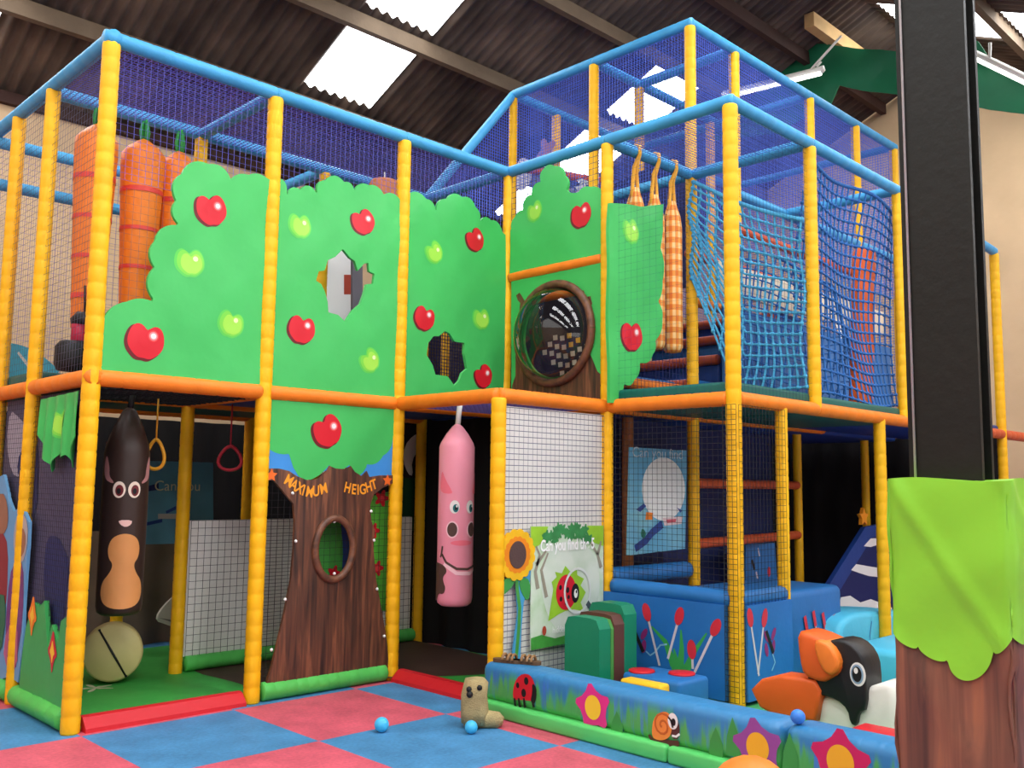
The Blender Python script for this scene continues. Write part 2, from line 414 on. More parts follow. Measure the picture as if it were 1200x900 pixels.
# green sheet draped under the gable
GPL = Plane(0, 9.9, .05, 1)
GDR = mat('green_tarpaulin', (24, 112, 74), .55, .2, 6, .15, 1.5)
g = GPL.pxs([(835, 165), (850, 84), (884, 60), (917, 46), (960, 52), (1052, 60), (1100, 40), (1146, 48), (1160, 70), (1205, 92), (1204, 134), (1120, 122), (1052, 111), (1010, 106), (985, 101), (972, 122), (915, 155)])
tag(sheet('draped_sheet', GPL, g, GDR, thick=.02, grid=.15), 'dark green sheet draped under the roof at the gable wall', 'sheet')

# fluorescent tubes
TUBE = bpy.data.materials.new('lit_tube'); TUBE.use_nodes = True
_b = TUBE.node_tree.nodes['Principled BSDF']; _b.inputs['Emission Color'].default_value = (1, .97, .9, 1); _b.inputs['Emission Strength'].default_value = 3.0
LAMPW = mat('lamp_white', (225, 222, 212), .4)
def lamp(a, b, hang, label):
    a, b = Vector(a), Vector(b); c = (a+b)/2; t = thing('fluorescent_light', label, 'light', tuple(c), 'hanging tube lights')
    d = (b-a).normalized(); mb = MB(); mb.sweep([a-d*.04+Vector((0, 0, .05)), b+d*.04+Vector((0, 0, .05))], .05, LAMPW, 4); hs = mb.build('housing', t)
    mb = MB(); mb.sweep([a, b], .03, TUBE, 8); mb.build('tube', hs)
    mb = MB()
    for h0, h1 in hang: mb.sweep([h0, h1], .018, LAMPW, 6)
    mb.build('hanger', t)
p0, p1 = at(962, 86, 0, 8.8), at(850, 114, 0, 8.8)
lamp(p1, p0, [(at(950, 82, 0, 8.8), at(986, 42, 0, 8.8)), (at(957, 78, 0, 8.8), at(962, 72, 0, 8.8))], 'white tube light hanging on a bracket behind the blue tower')
p0, p1 = at(1130, 62, 0, 9.6), at(1215, 103, 0, 9.6)
lamp(p0, p1, [(at(1160, 74, 0, 9.6), at(1160, 50, 0, 9.6))], 'tube light beside the top of the black column')

# ================================================================== THE PLAY FRAME
FR = thing('climbing_frame', 'two storey indoor play frame of yellow posts with orange and blue foam rails and nets', 'play frame')
def post(x, y, z0, z1, r=.056):
    mb = MB(); r *= .94; mb.foam((x, y, z0), (x, y, z1), r, YEL); mb.build('post', FR)
def rail(a, b, m, name, r=.05):
    mb = MB(); mb.foam(a, b, r, m, .16); mb.build(name, FR)
X = lambda i: i*BX
Y = lambda j: -j*BY
TOPP = .035
# posts, front line
for x in (0, BX, 2*BX): post(x, 0, 0, Z2-TOPP, .06)
post(3*BX, 0, 0, Z2-TOPP, .05)
post(2*BX, -BY, 0, Z1-.02, .06); post(3*BX, -BY, 0, Z2-TOPP); post(3*BX, -2*BY, 0, Z2-TOPP, .06)
post(4.80, -2*BY, Z1, Z2-TOPP); post(4.26, -2*BY, 0, Z1, .05); post(5.97, -2*BY, 0, Z1, .055); post(6.5, -2*BY, Z1, Z2-TOPP, .05)
post(9.12, -2*BY, 0, 4.22)
# second line
for x in (0, BX, 2*BX, 3*BX): post(x, BY if x else 1.05, 0, Z2-TOPP, .055)
post(0, 1.80, 0, Z2-TOPP, .055); post(0, 2*BY+.2, 0, Z2-TOPP)
for x in (BX, 2*BX): post(x, 2*BY, 0, Z2-TOPP)
# tower
post(4*BX, -BY, 0, Z3-TOPP); post(4*BX, 0, 0, Z3-TOPP); post(4*BX, BY, 0, Z3-TOPP)
for x in (5.55, 7.07, 8.18, 9.24): post(x, -BY, Z1, Z3-TOPP)
post(5.55, 0, Z1, Z3-TOPP); post(7.2, -BY+.3, 0, Z1, .05); post(6.9, 0, Z1, Z3-TOPP); post(5.5, BY, Z1, Z3-TOPP); post(8.2, BY, Z1, Z3-TOPP)
post(4.4, .25, 0, Z1, .05)
# deck rails
def dr(a, b, m=ORA): rail((*a, Z1), (*b, Z1), m, 'deck_rail', .055)
for i in range(2): dr((X(i)+.03, 0), (X(i+1)-.03, 0))
dr((0, -.05), (0, 1.02)); dr((0, 1.08), (0, 1.77)); dr((0, 1.83), (0, 2.5))
dr((2.4, .02), (2.4, -BY)); dr((2.4, -BY), (3.6-.02, -BY)); dr((3.6, -BY-.03), (3.6, -2*BY+.04))
dr((3.64, -2*BY), (4.8, -2*BY)); dr((4.8, -2*BY), (6.9, -2*BY)); dr((6.9, -2*BY), (9.1, -2*BY), REDF); dr((9.14, -2*BY), (12.48, -2*BY), REDF)
dr((0, BY), (1.2, BY)); dr((1.2, BY), (2.4, BY)); dr((2.4, BY), (3.6, BY)); dr((1.2, .05), (1.2, BY)); dr((2.4, .05), (2.4, BY)); dr((2.4, 0), (3.6, 0)); dr((3.6, 0), (3.6, -BY)); dr((0, 2*BY), (2.4, 2*BY)); dr((3.6, -BY), (4.8, -BY)); dr((4.8, -BY), (7.2, -BY))
# top rails, first roof
def tr(a, b, z=Z2, zb=None, m=BLU): rail((*a, z), (*b, z if zb is None else zb), m, 'top_rail', .05)
for i in range(3): tr((X(i)-(.05 if i == 0 else 0), 0), (X(i+1), 0))
tr((0, -.05), (0, 1.05)); tr((0, 1.05), (0, 1.8)); tr((0, 1.8), (0, 2.7))
for i in range(3): tr((X(i), BY), (X(i+1), BY))
tr((1.2, 0), (1.2, BY)); tr((3.6, 0), (3.6, BY)); tr((2.4, BY), (2.4, 2*BY)); tr((0, 2*BY), (1.2, 2*BY), 4.27); tr((0, 2*BY), (1.2, 2*BY), 3.92); tr((1.2, 2*BY), (3.6, 2*BY), 4.27)
tr((3.6, 0), (3.6, -BY)); tr((3.6, -BY), (3.6, -2*BY-.03)); tr((3.6, -2*BY), (4.8, -2*BY)); tr((4.8, -2*BY), (6.72, -2*BY)); tr((6.72, -2*BY), (9.12, -2*BY), Z2, 4.25)
tr((3.6, -BY), (4.8, -BY)); tr((4.8, -BY), (4.8, -2*BY)); tr((4.8, -BY), (4.8, 0)); tr((6.5, -2*BY), (6.5, -BY)); 
q_ = at(522, 420, 1, 1.9); post(q_.x, 1.9, Z1, Z2-TOPP, .055); q_ = at(1014, 560, 1, -.9); post(q_.x, -.9, 0, Z1, .05)
# tower rails
tr((4.8, -BY-.03), (4.8, 0), Z3); tr((4.8, 0), (4.8, BY), Z3); tr((4.8, -BY), (5.55, -BY), Z3); tr((5.55, -BY), (7.07, -BY), Z3); tr((7.07, -BY), (8.18, -BY), Z3); tr((8.18, -BY), (9.28, -BY), Z3)
tr((4.8, BY), (6.9, BY), Z3); tr((6.9, BY), (9.24, BY), Z3); tr((4.8, 0), (5.55, 0), Z3); tr((5.55, 0), (7.07, 0), Z3); tr((5.55, -BY), (5.55, 0), Z3); tr((9.24, -BY), (9.24, BY), Z3); tr((7.07, -BY), (7.07, BY), Z3)
tr((3.6, BY), (4.8, BY), Z2, Z3)
tr((5.55, -BY), (7.07, -BY), Z2); tr((7.07, -BY), (9.24, -BY), Z2)
# inner rails
def ir(a, b, m=REDF, r=.045): rail(a, b, m, 'inner_rail', r)
ir((3.6, -.05, 3.37), (3.6, -BY+.05, 3.37), ORA)
q0, q1 = at(624, 351, 1, -.08), at(686, 339, 1, -.08); ir(q0, q1, ORA); ir((4.8, BY, 5.0), (5.5, .5, 4.85)); ir((4.84, -1.1, 3.65), (6.4, -1.1, 3.65)); ir((4.85, -1.13, 3.2), (5.5, -1.13, 3.2), ORA)
ir((4.85, -BY, 1.55), (7.15, -BY+.28, 1.55)); ir((4.85, -BY, 1.02), (7.15, -BY+.28, 1.02)); ir((5.55, -BY, 4.0), (8.2, -BY, 4.0))
ir((5.6, -BY+.1, 3.1), (7, -BY+.1, 3.1))
# nets
R1 = .0022
net('safety_net', (0, 0, 2.3), (BX, 0, 0), (0, 0, 1.1), .05, .0008, GREYN, FR)
for i in (0, 1, 2): net('safety_net', (X(i), 0, 3.45), (BX, 0, 0), (0, 0, Z2-3.45), .045, .0014, ROOFN, FR)
net('safety_net', (0, 0, Z1), (0, 1.05, 0), (0, 0, Z2-Z1), .05, .0011, GREYN, FR); net('safety_net', (0, 1.05, Z1), (0, 1.4, 0), (0, 0, Z2-Z1), .05, .0011, GREYN, FR)
net('safety_net', (0, 2*BY, Z1), (2.4, 0, 0), (0, 0, 2.1), .05, .0014, PURPN, FR); net('safety_net', (2.4, 2*BY, Z1), (1.2, 0, 0), (0, 0, 2.1), .05, .0014, PURPN, FR)
for i in range(3): net('roof_net', (X(i), 0, Z2-.03), (BX, 0, 0), (0, BY, 0), .036, .0032, ROOFN, FR)
BL = NAVY
net('safety_net', (3.6, -BY, Z1), (0, -BY, 0), (0, 0, Z2-Z1), .06, .0006, NAVYD, FR); net('safety_net', (3.6, 0, 3.9), (0, -BY, 0), (0, 0, Z2-3.9), .05, .002, NAVYD, FR)
net('safety_net', (3.6, -2*BY, Z1), (1.2, 0, 0), (0, 0, Z2-Z1), .05, .0010, NAVYD, FR)
net('roof_net', (3.6, -2*BY, Z2), (1.2, 0, 0), (0, BY, 0), .036, .0028, BL, FR)
net('safety_net', (3.6, -BY, Z1), (1.2, 0, 0), (0, 0, Z2-Z1), .05, .0018, NAVYD, FR)
TN, TR = .034, .0042
for (y0, y1) in ((-BY, 0), (0, BY)): net('tower_net', (4.8, y0, Z2-.3), (0, y1-y0, 0), (0, 0, Z3-Z2+.3), TN, TR*.62, BL, FR)
for (a, b) in ((4.8, 5.55), (5.55, 7.07), (7.07, 8.18), (8.18, 9.24)):
    net('tower_net', (a, -BY, Z2-.5), (b-a, 0, 0), (0, 0, Z3-Z2+.5), TN, TR*.6, BL, FR); net('tower_net', (a, BY, Z2-.6), (b-a, 0, 0), (0, 0, Z3-Z2+.6), TN, TR*.8, BL, FR)
    net('roof_net', (a, -BY, Z3), (b-a, 0, 0), (0, 2*BY, 0), TN, TR*.6, BL, FR)
net('tower_net', (9.24, -BY, 2.3), (0, 2*BY, 0), (0, 0, Z3-2.3), TN, TR*.8, BL, FR)
net('tower_net', (3.6, BY, Z2), (1.2, 0, 0), (0, 0, Z3-Z2), TN, TR, BL, FR, cut=lambda a: (0, a))
net('tower_net', (3.6, BY, Z1), (1.2, 0, 0), (0, 0, Z2-Z1), TN, TR, NAVYD, FR)
net('floor_net', (0, 0, Z1-.04), (1.2, 0, 0), (0, BY, 0), .085, .006, BLACKN, FR, diamond=True)
net('floor_net', (2.4, -BY, Z1-.02), (1.2, 0, 0), (0, BY, 0), .05, .005, PURPN, FR)
# lower nets
net('safety_net', (3.6, -BY, .05), (0, -BY, 0), (0, 0, Z1-.1), .045, .0017, BLACKN, FR); net('safety_net', (3.56, -2*BY-.065, .05), (.64, 0, 0), (0, 0, Z1-.1), .045, .0017, BLACKN, FR)
net('safety_net', (3.53, -2*BY+.05, .05), (0, -.11, 0), (0, 0, Z1-.1), .036, .0022, BLACKN, FR)
net('safety_net', (1.2, -.0, .12), (1.2, 0, 0), (0, 0, 1.62), .05, .0016, BLACKN, FR)
net('safety_net', (0, .05, .12), (0, .95, 0), (0, 0, 2.0), .035, .0014, BLACKN, FR); net('safety_net', (0, 1.1, .12), (0, .65, 0), (0, 0, 2.0), .035, .0014, BLACKN, FR)
# decks
def deck(a, b, m, z0=Z1-.02, z1=Z1+.14):
    mb = MB(); mb.rbox((a[0], a[1], z0), (b[0], b[1], z1), m, .03); mb.build('deck_pad', FR)
TEALD = mat('dark_teal_vinyl', (14, 92, 84), .5, .1, 14, .08, 3)
deck((1.25, .08), (2.37, BY-.03), DKBLUE); deck((2.44, .08), (3.56, BY-.03), DKBLUE); deck((0.04, BY+.05), (2.4, 2*BY), TEALD); deck((2.42, BY+.05), (4.7, 2*BY), DKBLUE)
deck((3.62, -2*BY+.02), (4.77, -BY-.04), TEALD, Z1-.03, Z1+.13); deck((4.82, -2*BY+.02), (6.5, -BY-.06), TEALD, Z1-.03, Z1+.12); deck((6.52, -2*BY+.02), (9.1, -BY-.06), DKBLUE, Z1-.03, Z1+.10)
deck((3.64, -BY+.06), (4.75, BY-.06), DKBLUE); deck((4.85, -BY+.06), (9.2, BY-.06), DKBLUE, Z1-.05, Z1+.05)

# climbing nets of rope: hung inside the bay
def rn1(a, b):
    # a along y from the tower post towards the corner post, b upwards
    top = 4.27-.56*a-.03*math.sin(PI*a); bot = 2.33; y = -BY-.04-(BY-.1)*a
    x = 4.74+.10*math.sin(PI*b)*math.sin(PI*a)+.25*(1-b)*.0
    lo = bot+(0 if a > .45 else (0.45-a)/.45*1.05)
    return Vector((x+.012*math.sin(9*a+7*b), y+.02*math.sin(11*b+5*a), lo+(top-lo)*b))
tag(ropenet('rope_net', rn1, 14, 16, .010, .022, ROPE), 'cyan knotted rope climbing net sloping down from the tower post', 'rope net')
def rn2(a, b):
    return Vector((4.9+1.75*a, -2*BY+.09+.10*math.sin(PI*b)+.03*math.sin(8*a+5*b), 2.3+(1.98-.1*a)*b+.03*math.sin(7*a+3*b)))
tag(ropenet('rope_net', rn2, 19, 20, .0085, .020, ROPED), 'dark blue knotted rope net right of the tower bay', 'rope net')
def rn3(a, b):
    return Vector((5.0+1.9*a, -1.62+.15*math.sin(5*a+2*b), 2.3+1.35*b-.2*a*b+.05*math.sin(9*a)))
tag(ropenet('rope_net', rn3, 20, 16, .0075, .014, ROPED), 'second dark blue rope net hanging behind the right one', 'rope net')

# ================================================================== PADDED LEAF PANELS
F0 = Plane(1, -.022, .010, 1)
def leaf(name, pl, out, apples, greens, label, holes=(), extra=(), m=LEAF, cat='padded panel', group='printed apple tree panels', grid=.07):
    L = []
    for e in extra: L.append(e)
    for (u, v, r, rot) in apples: L += red_apple(pl.px(u, v), r, rot)
    for (u, v, r, rot) in greens: L += green_apple(pl.px(u, v), r, rot)
    o = sheet(name, pl, out, m, L, .028, holes, grid); return tag(o, label, cat, group)
def sc(pl, pts, bulge=.3): return scallop(pl.pxs(pts), bulge)
zb = Z1-.0
o = sc(F0, [(122, 372), (150, 353), (179, 353)], .12)+sc(F0, [(180, 350), (181, 313), (182, 282), (207, 264)], .2)+sc(F0, [(208, 262), (206, 235), (214, 203), (245, 192), (270, 209)], .22)+sc(F0, [(271, 210), (291, 205), (313, 210)], .15)
o += [(1.19, F0.px(318, 212)[1]), (1.19, zb), (.03, zb), (.03, F0.px(122, 372)[1])]
leaf('apple_tree_banner', F0, o, [(248, 246, .115, .25), (171, 400, .125, -.1)], [(222, 308, .105, .1), (270, 380, .10, -.2)], 'leafy green panel with two red apples, beside the hanging carrots')
o = [(1.21, zb), (1.21, F0.px(321, 208)[1])]+sc(F0, [(323, 208), (336, 226)], .3)+sc(F0, [(337, 229), (352, 222), (371, 226)], .3)+sc(F0, [(372, 225), (382, 211), (404, 213), (415, 222)], .25)+sc(F0, [(416, 222), (432, 217), (450, 228), (469, 234)], .2)+[(2.39, F0.px(471, 236)[1]), (2.39, zb)]
hole = [F0.px(u, v) for u, v in [(370, 329), (373, 318), (380, 317), (384, 305), (393, 301), (402, 292), (410, 302), (416, 306), (420, 317), (427, 309), (432, 308), (433, 318), (439, 321), (438, 332), (430, 333), (427, 345), (423, 356), (413, 364), (404, 377), (396, 369), (385, 366), (384, 354), (380, 341), (376, 333)]]
leaf('apple_tree_banner', F0, o, [(426, 260, .105, .5), (354, 386, .11, -.1)], [(351, 265, .10, .1), (433, 423, .10, .8)], 'leafy green panel with the splash shaped hole high in its middle', holes=[hole])
o = [(2.41, zb), (2.41, F0.px(475, 228)[1])]+sc(F0, [(478, 228), (500, 233), (511, 246)], .22)+sc(F0, [(512, 246), (524, 233), (541, 231), (557, 243), (562, 258)], .22)+sc(F0, [(563, 259), (575, 258), (589, 272)], .25)+[(3.56, F0.px(591, 275)[1]), (3.56, zb)]
hole = [F0.px(u, v) for u, v in [(502, 402), (508, 394), (514, 394), (521, 388), (527, 391), (533, 400), (545, 402), (544, 414), (547, 432), (541, 437), (538, 446), (532, 452), (524, 441), (510, 439), (507, 428), (500, 416)]]
leaf('apple_tree_banner', F0, o, [(557, 281, .105, .6), (497, 373, .105, -.2), (567, 441, .105, .6)], [(509, 296, .10, .7), (564, 374, .10, .2)], 'leafy green panel with three red apples and a low leaf shaped hole', holes=[hole])
# above the dome window
D0 = Plane(0, 3.6-.022, .010, 3)
o = [D0.px(598, 324), D0.px(598, 270)]+sc(D0, [(599, 268), (603, 254), (611, 246)], .2)+sc(D0, [(612, 244), (622, 228)], .25)+sc(D0, [(623, 226), (633, 213)], .25)+sc(D0, [(633, 211), (637, 198), (650, 195), (661, 205), (664, 222)], .2)+sc(D0, [(665, 224), (679, 225)], -.1)+sc(D0, [(680, 223), (692, 219), (706, 226)], .15)+[D0.px(711, 228), D0.px(711, 297)]
leaf('apple_tree_banner', D0, o, [(682, 252, .11, .1)], [(626, 248, .10, .3)], 'leafy green panel with one red apple above the bubble window')
T0 = Plane(1, -BY-.11, .014, 5)
o = [T0.px(714, 472), T0.px(714, 238)]+T0.pxs([(735, 239), (752, 242), (778, 239), (778, 270), (774, 290)])+[p for p in sc(T0, [(774, 292), (778, 330), (772, 352)], .12)]+sc(T0, [(772, 354), (775, 375), (768, 398)], .15)+sc(T0, [(767, 400), (764, 415), (752, 425)], .2)+sc(T0, [(750, 426), (744, 445), (732, 450)], .2)+sc(T0, [(731, 452), (726, 466), (716, 472)], .15)
leaf('apple_tree_banner', T0, o, [(741, 394, .125, .1)], [(739, 271, .115, .3)], 'tall narrow leafy green panel hanging left of the gingham bags')
# bubble window panel
DW = Plane(0, 3.6-.02, .004, 2)
base = DW.pxs([(599, 320), (707, 298), (707, 475), (599, 462)])
c = DW.px(650, 391); RR = .425
hole = ell(c, RR-.05, RR-.05, 0, 44)
tr_l = DW.pxs([(600, 475), (600, 452), (604, 440), (604, 415), (607, 413), (609, 398), (605, 396), (608, 372), (610, 355), (607, 352), (605, 346), (609, 343), (612, 347)])+ell(c, RR-.02, RR-.02, 0, 20, math.radians(140), math.radians(268))
tr_r = DW.pxs([(706, 482), (706, 441), (700, 435), (694, 420), (690, 412), (692, 395), (691, 376), (690, 362), (694, 356), (692, 347), (686, 348), (684, 340), (679, 344)])+ell(c, RR-.02, RR-.02, 0, 20, math.radians(40), math.radians(-92))
po = thing('bubble_window', 'round clear bubble window in a tree trunk panel above the white screen', 'window', (3.6, -.58, Z1))
mb = MB(); layer(mb, DW, [base, hole], LEAF, 0, .08, .028)
tr_m = ell(c, RR-.02, RR-.02, 0, 20, math.radians(225), math.radians(315))+DW.pxs([(700, 484), (605, 478)])
for q, k_ in ((tr_l, 1), (tr_r, 1), (tr_m, .8)): layer(mb, DW, [q], BARK, STEP*k_)
mb.build('panel', po)
mb = MB(); n = 48
for (r0, m) in ((RR, BARKR),):
    pts = [DW.w(c[0]+r0*math.cos(2*PI*i/n), c[1]+r0*math.sin(2*PI*i/n), .02) for i in range(n+1)]
    mb.sweep(pts, .035, m, 8, cap=False)
rm = mb.build('rim', po)
GL = bpy.data.materials.new('clear_dome'); GL.use_nodes = True; nt = GL.node_tree; nt.nodes.clear()
out = nt.nodes.new('ShaderNodeOutputMaterial'); mx = nt.nodes.new('ShaderNodeMixShader'); tp = nt.nodes.new('ShaderNodeBsdfTransparent'); gg = nt.nodes.new('ShaderNodeBsdfGlossy'); fr = nt.nodes.new('ShaderNodeFresnel')
tp.inputs[0].default_value = (.72, .68, .62, 1); gg.inputs['Roughness'].default_value = .04; gg.inputs[0].default_value = (.9, .9, .9, 1); fr.inputs[0].default_value = 1.6
nt.links.new(fr.outputs[0], mx.inputs[0]); nt.links.new(tp.outputs[0], mx.inputs[1]); nt.links.new(gg.outputs[0], mx.inputs[2]); nt.links.new(mx.outputs[0], out.inputs[0])
mb = MB(); vs = [DW.w(c[0], c[1], .30)]; fs = []; RN = 12; R = RR-.03
for j in range(1, RN+1):
    a = PI/2*j/RN
    vs += [DW.w(c[0]+R*math.sin(a)*math.cos(2*PI*i/n), c[1]+R*math.sin(a)*math.sin(2*PI*i/n), .30*math.cos(a)) for i in range(n)]
fs += [(0, 1+i, 1+(i+1) % n) for i in range(n)]
for j in range(RN-1):
    for i in range(n): q = (i+1) % n; fs.append((1+j*n+i, 1+(j+1)*n+i, 1+(j+1)*n+q, 1+j*n+q))
mb.add(vs, fs, GL, True); mb.build('dome', po, label='clear plastic dome')

# ================================================================== GROUND FLOOR, LEFT BAYS
# mats and sills
fl = MB(); fl.rbox((.02, .02, 0), (3.58, 2.4, .03), GREENMAT, .01)
fl.rbox((2.42, -BY+.02, 0), (3.58, .02, .03), GREENMAT, .01)
bm_ = Floor(.0316)
layer(fl, bm_, [smooth([(1.30, 1.2), (1.38, .62), (1.37, .30), (1.6, .10), (2.2, .04), (3.0, -.50), (3.56, -.55), (3.56, 2.3), (2.6, 2.36), (1.8, 2.0)], 2)], BROWNMAT, 0, 0)
sp = Floor(.0318)
layer(fl, sp, [polar(sp.px(112, 806), lambda a: .07+.05*math.sin(5*a)+.03*math.sin(8*a+1), 60)], mat('splash_print', (196, 196, 160), .6), 0, 0)
tag(fl.build('play_mat'), 'green play mat with a brown patch on the ground floor of the frame', 'mat')
def sill(a, b, label):
    a, b = Vector(a), Vector(b); d = (b-a).normalized(); nn = Vector((d.y, -d.x, 0))
    if nn.y > 0 or nn.x > 0: nn = -nn
    mb = MB(); prof = [(-.035, .0), (-.03, .025), (.03, .082), (.06, .088), (.09, .085), (.12, .03), (.12, 0)]; k = 10; vs = []; fs = []
    for i in range(k+1):
        p = a.lerp(b, i/k)
        vs += [p-nn*u+Vector((0, 0, z)) for u, z in prof]
    m = len(prof)
    for i in range(k):
        for j in range(m-1): fs.append((i*m+j, i*m+j+1, (i+1)*m+j+1, (i+1)*m+j))
    fs += [tuple(range(m)), tuple(range(k*m, k*m+m))[::-1]]
    mb.add(vs, fs, REDV, False); tag(mb.build('door_sill'), label, 'sill', 'red padded sills')
sill((.07, -.03, 0), (1.13, -.03, 0), 'red padded sill across the left opening, before the green mat')
sill((2.38, -.07, 0), (2.38, -1.10, 0), 'red padded sill below the pink pig bag')
mb = MB(); mb.foam((1.27, 0, .065), (2.33, 0, .065), .065, GRNF, .085); tag(mb.build('foam_roll'), 'green foam roll along the floor under the bark tree panel', 'foam roll')
mb = MB(); mb.foam((0, .07, .07), (0, .97, .07), .07, GRNF, .2); mb.foam((0, 1.1, .07), (0, 1.75, .07), .07, GRNF, .2); tag(mb.build('foam_roll'), 'green foam roll along the floor under the flower panel on the left side', 'foam roll')

# tree panel "MAXIMUM HEIGHT"
TP = Plane(1, -.015, .004, 4)
tp_ = thing('height_limit_panel', 'tree trunk panel lettered maximum height with oval hole', 'panel', (1.8, 0, 0))
o = [(1.21, Z1), (1.21, TP.px(312, 560)[1]), TP.px(340, 556), TP.px(350, 561), TP.px(362, 562), TP.px(384, 550), TP.px(392, 548), TP.px(408, 548), TP.px(425, 562), (2.39, TP.px(459, 556)[1]), (2.39, Z1)]
gl = [(1.21, Z1), (1.21, TP.px(310, 520)[1])]+sc(TP, [(311, 522), (338, 532)], -.12)+sc(TP, [(339, 533), (384, 547)], -.42)+sc(TP, [(385, 545), (409, 545)], -.2)+sc(TP, [(410, 546), (429, 548)], -.45)+sc(TP, [(430, 544), (448, 536)], -.15)+sc(TP, [(449, 534), (459, 522)], -.1)+[(2.39, Z1)]
mb = MB(); layer(mb, TP, [o], SKYB, 0, .06, .02); layer(mb, TP, [gl[::-1]], LEAF, STEP)
for i, L in enumerate(red_apple(TP.px(384, 505), .125, .55)): layer(mb, TP, [L[0]], L[1], STEP*(2+i))
mb.build('banner', tp_)
trunk = TP.pxs([(312, 549), (326, 549), (338, 552), (347, 558), (360, 563), (372, 561), (381, 553), (385, 546), (392, 549), (404, 550), (410, 546), (415, 553), (423, 558), (429, 552), (432, 559), (445, 557), (460, 557), (460, 566), (447, 572), (437, 580), (433, 592), (434, 610), (438, 622), (436, 640), (440, 680), (447, 720), (452, 750), (456, 792), (310, 806), (318, 780), (332, 720), (340, 680), (344, 640), (345, 610), (343, 590), (336, 582), (327, 571), (320, 563), (311, 562)])
hc = TP.px(390, 643); hr = (.165, .225)
mb = MB(); layer(mb, TP, [trunk, ell(hc, *hr)], BARK, .012, .07, .025)
LET = mat('orange_lettering', (240, 156, 40), .5)
for ch, u, v, rot in [('M', 335, 562, -28), ('A', 341, 567, -30), ('X', 348, 571, -26), ('I', 353.5, 574, -14), ('M', 361, 576, -10), ('U', 369.5, 575, 3), ('M', 379, 572, 14), ('H', 405, 571, -12), ('E', 413, 573, -5), ('I', 418.5, 573.5, 2), ('G', 424.5, 573, 8), ('H', 432, 570, 16), ('T', 438.5, 567, 20)]:
    p = TP.px(u, v); r = math.radians(rot)
    text_layer(mb, TP, ch, .108, lambda x, y, p=p, r=r: (p[0]+x*.78*math.cos(r)-y*math.sin(r), p[1]-.038+x*.78*math.sin(r)+y*math.cos(r)), LET, .0155, .0025)
for u in (317, 453): layer(mb, TP, [star(TP.px(u, 557 if u < 400 else 563), .05, .024, 5, .3)], mat('orange_star', (236, 110, 40), .5), .0148, 0)
trk = mb.build('trunk', tp_)
mb = MB(); pts = [TP.w(hc[0]+hr[0]*math.cos(2*PI*i/40), hc[1]+hr[1]*math.sin(2*PI*i/40), .02) for i in range(41)]; mb.sweep(pts, .028, BARKR, 8, cap=False); mb.build('hole_rim', trk)
mb = MB()
for u, v in [(345, 634), (332, 702), (316, 761), (436, 633), (440, 690), (448, 745), (341, 578), (433, 599), (370, 643), (411, 643), (390, 611), (390, 672)]: mb.ball(TP.w(*TP.px(u, v), .022), .013, WHITE, sub=1)
mb.build('eyelets', trk)
# flower strip right of the trunk
SP = Plane(1, .16, .006, 6)
o = SP.pxs([(433, 582), (458, 576), (459, 716), (440, 716), (436, 650)])
L = []
for u, v, r in [(447, 584, .055), (438, 622, .05), (442, 666, .05), (446, 640, .0)]:
    if r: L += [(polar(SP.px(u, v), lambda a, r=r: r*(1+.3*math.cos(5*a)), 40), RED, 1), (ell(SP.px(u, v), r*.4), LRED, 2)]
tag(sheet('flower_panel', SP, o, mat('grass_green_print', (92, 184, 58), .5, .1, 14), L, .02), 'narrow grass green panel with red flowers right of the bark trunk', 'panel')

GB = Plane(1, .20, 0, 0); L = [(polar(GB.px(391, 672), lambda a: .05*(1+.3*math.cos(5*a)), 40), RED, 1), (smooth(GB.pxs([(398, 608), (412, 608), (412, 680), (400, 680), (402, 640)]), 1), DKBLUE, 1)]
tag(sheet('meadow_board', GB, GB.pxs([(368, 602), (412, 602), (412, 682), (368, 682)]), mat('meadow_green_print', (70, 158, 66), .5, .1, 14, .1, 4), L, .02), 'green board seen through the oval hole of the bark trunk', 'board')
# left side: grass panel, drape, printed figures
G0 = Plane(0, -.02, .004, 7)
GRASS = mat('grass_print', (58, 166, 84), .45, .1, 14, .06, 4)
o = G0.pxs([(79, 845), (79, 722), (72, 728), (68, 752), (61, 732), (56, 760), (52, 704), (46, 712), (38, 706), (30, 735), (24, 790), (22, 812)])
def flame(c, h, w): return smooth([(c[0], c[1]+h), (c[0]+w*.5, c[1]+h*.3), (c[0]+w, c[1]-.1*h), (c[0]+w*.35, c[1]-.3*h), (c[0]+w*.1, c[1]-h), (c[0]-w*.3, c[1]-.35*h), (c[0]-w, c[1]), (c[0]-w*.5, c[1]+.35*h)], 1)
FLO = mat('orange_flower_print', (238, 130, 34), .5); FLY = mat('yellow_flower_print', (250, 196, 50), .5)
c1 = G0.px(38, 722); c2 = G0.px(62, 764)
L = [(flame(c1, .15, .10), FLO, 1), (flame(c1, .08, .05), FLY, 2), (flame(c2, .15, .085), RED, 1), (flame(c2, .08, .045), FLY, 2)]
tag(sheet('grass_panel', G0, o, GRASS, L, .03), 'green grass cut-out panel with two flame shaped flowers beside the front corner post', 'panel')
G1 = Plane(0, -.03, .022, 9)
G1.w = lambda a, t, off=0: Vector((-.03-off-.025*math.sin(a*38)*max(0, min(1, (2.12-t)/.3)), -a, t))
o = G1.pxs([(49, 468), (92, 458), (90, 512), (86, 530), (82, 548), (78, 533), (73, 537), (69, 530), (65, 540), (61, 553), (55, 540), (50, 530), (47, 510)])
L = green_apple(G1.px(71, 496), .10, .2)
tag(sheet('leaf_drape', G1, o, LEAF, L, .006, grid=.025), 'creased green leaf drape with a pale apple hanging by the front corner post', 'drape', 'printed apple tree panels')
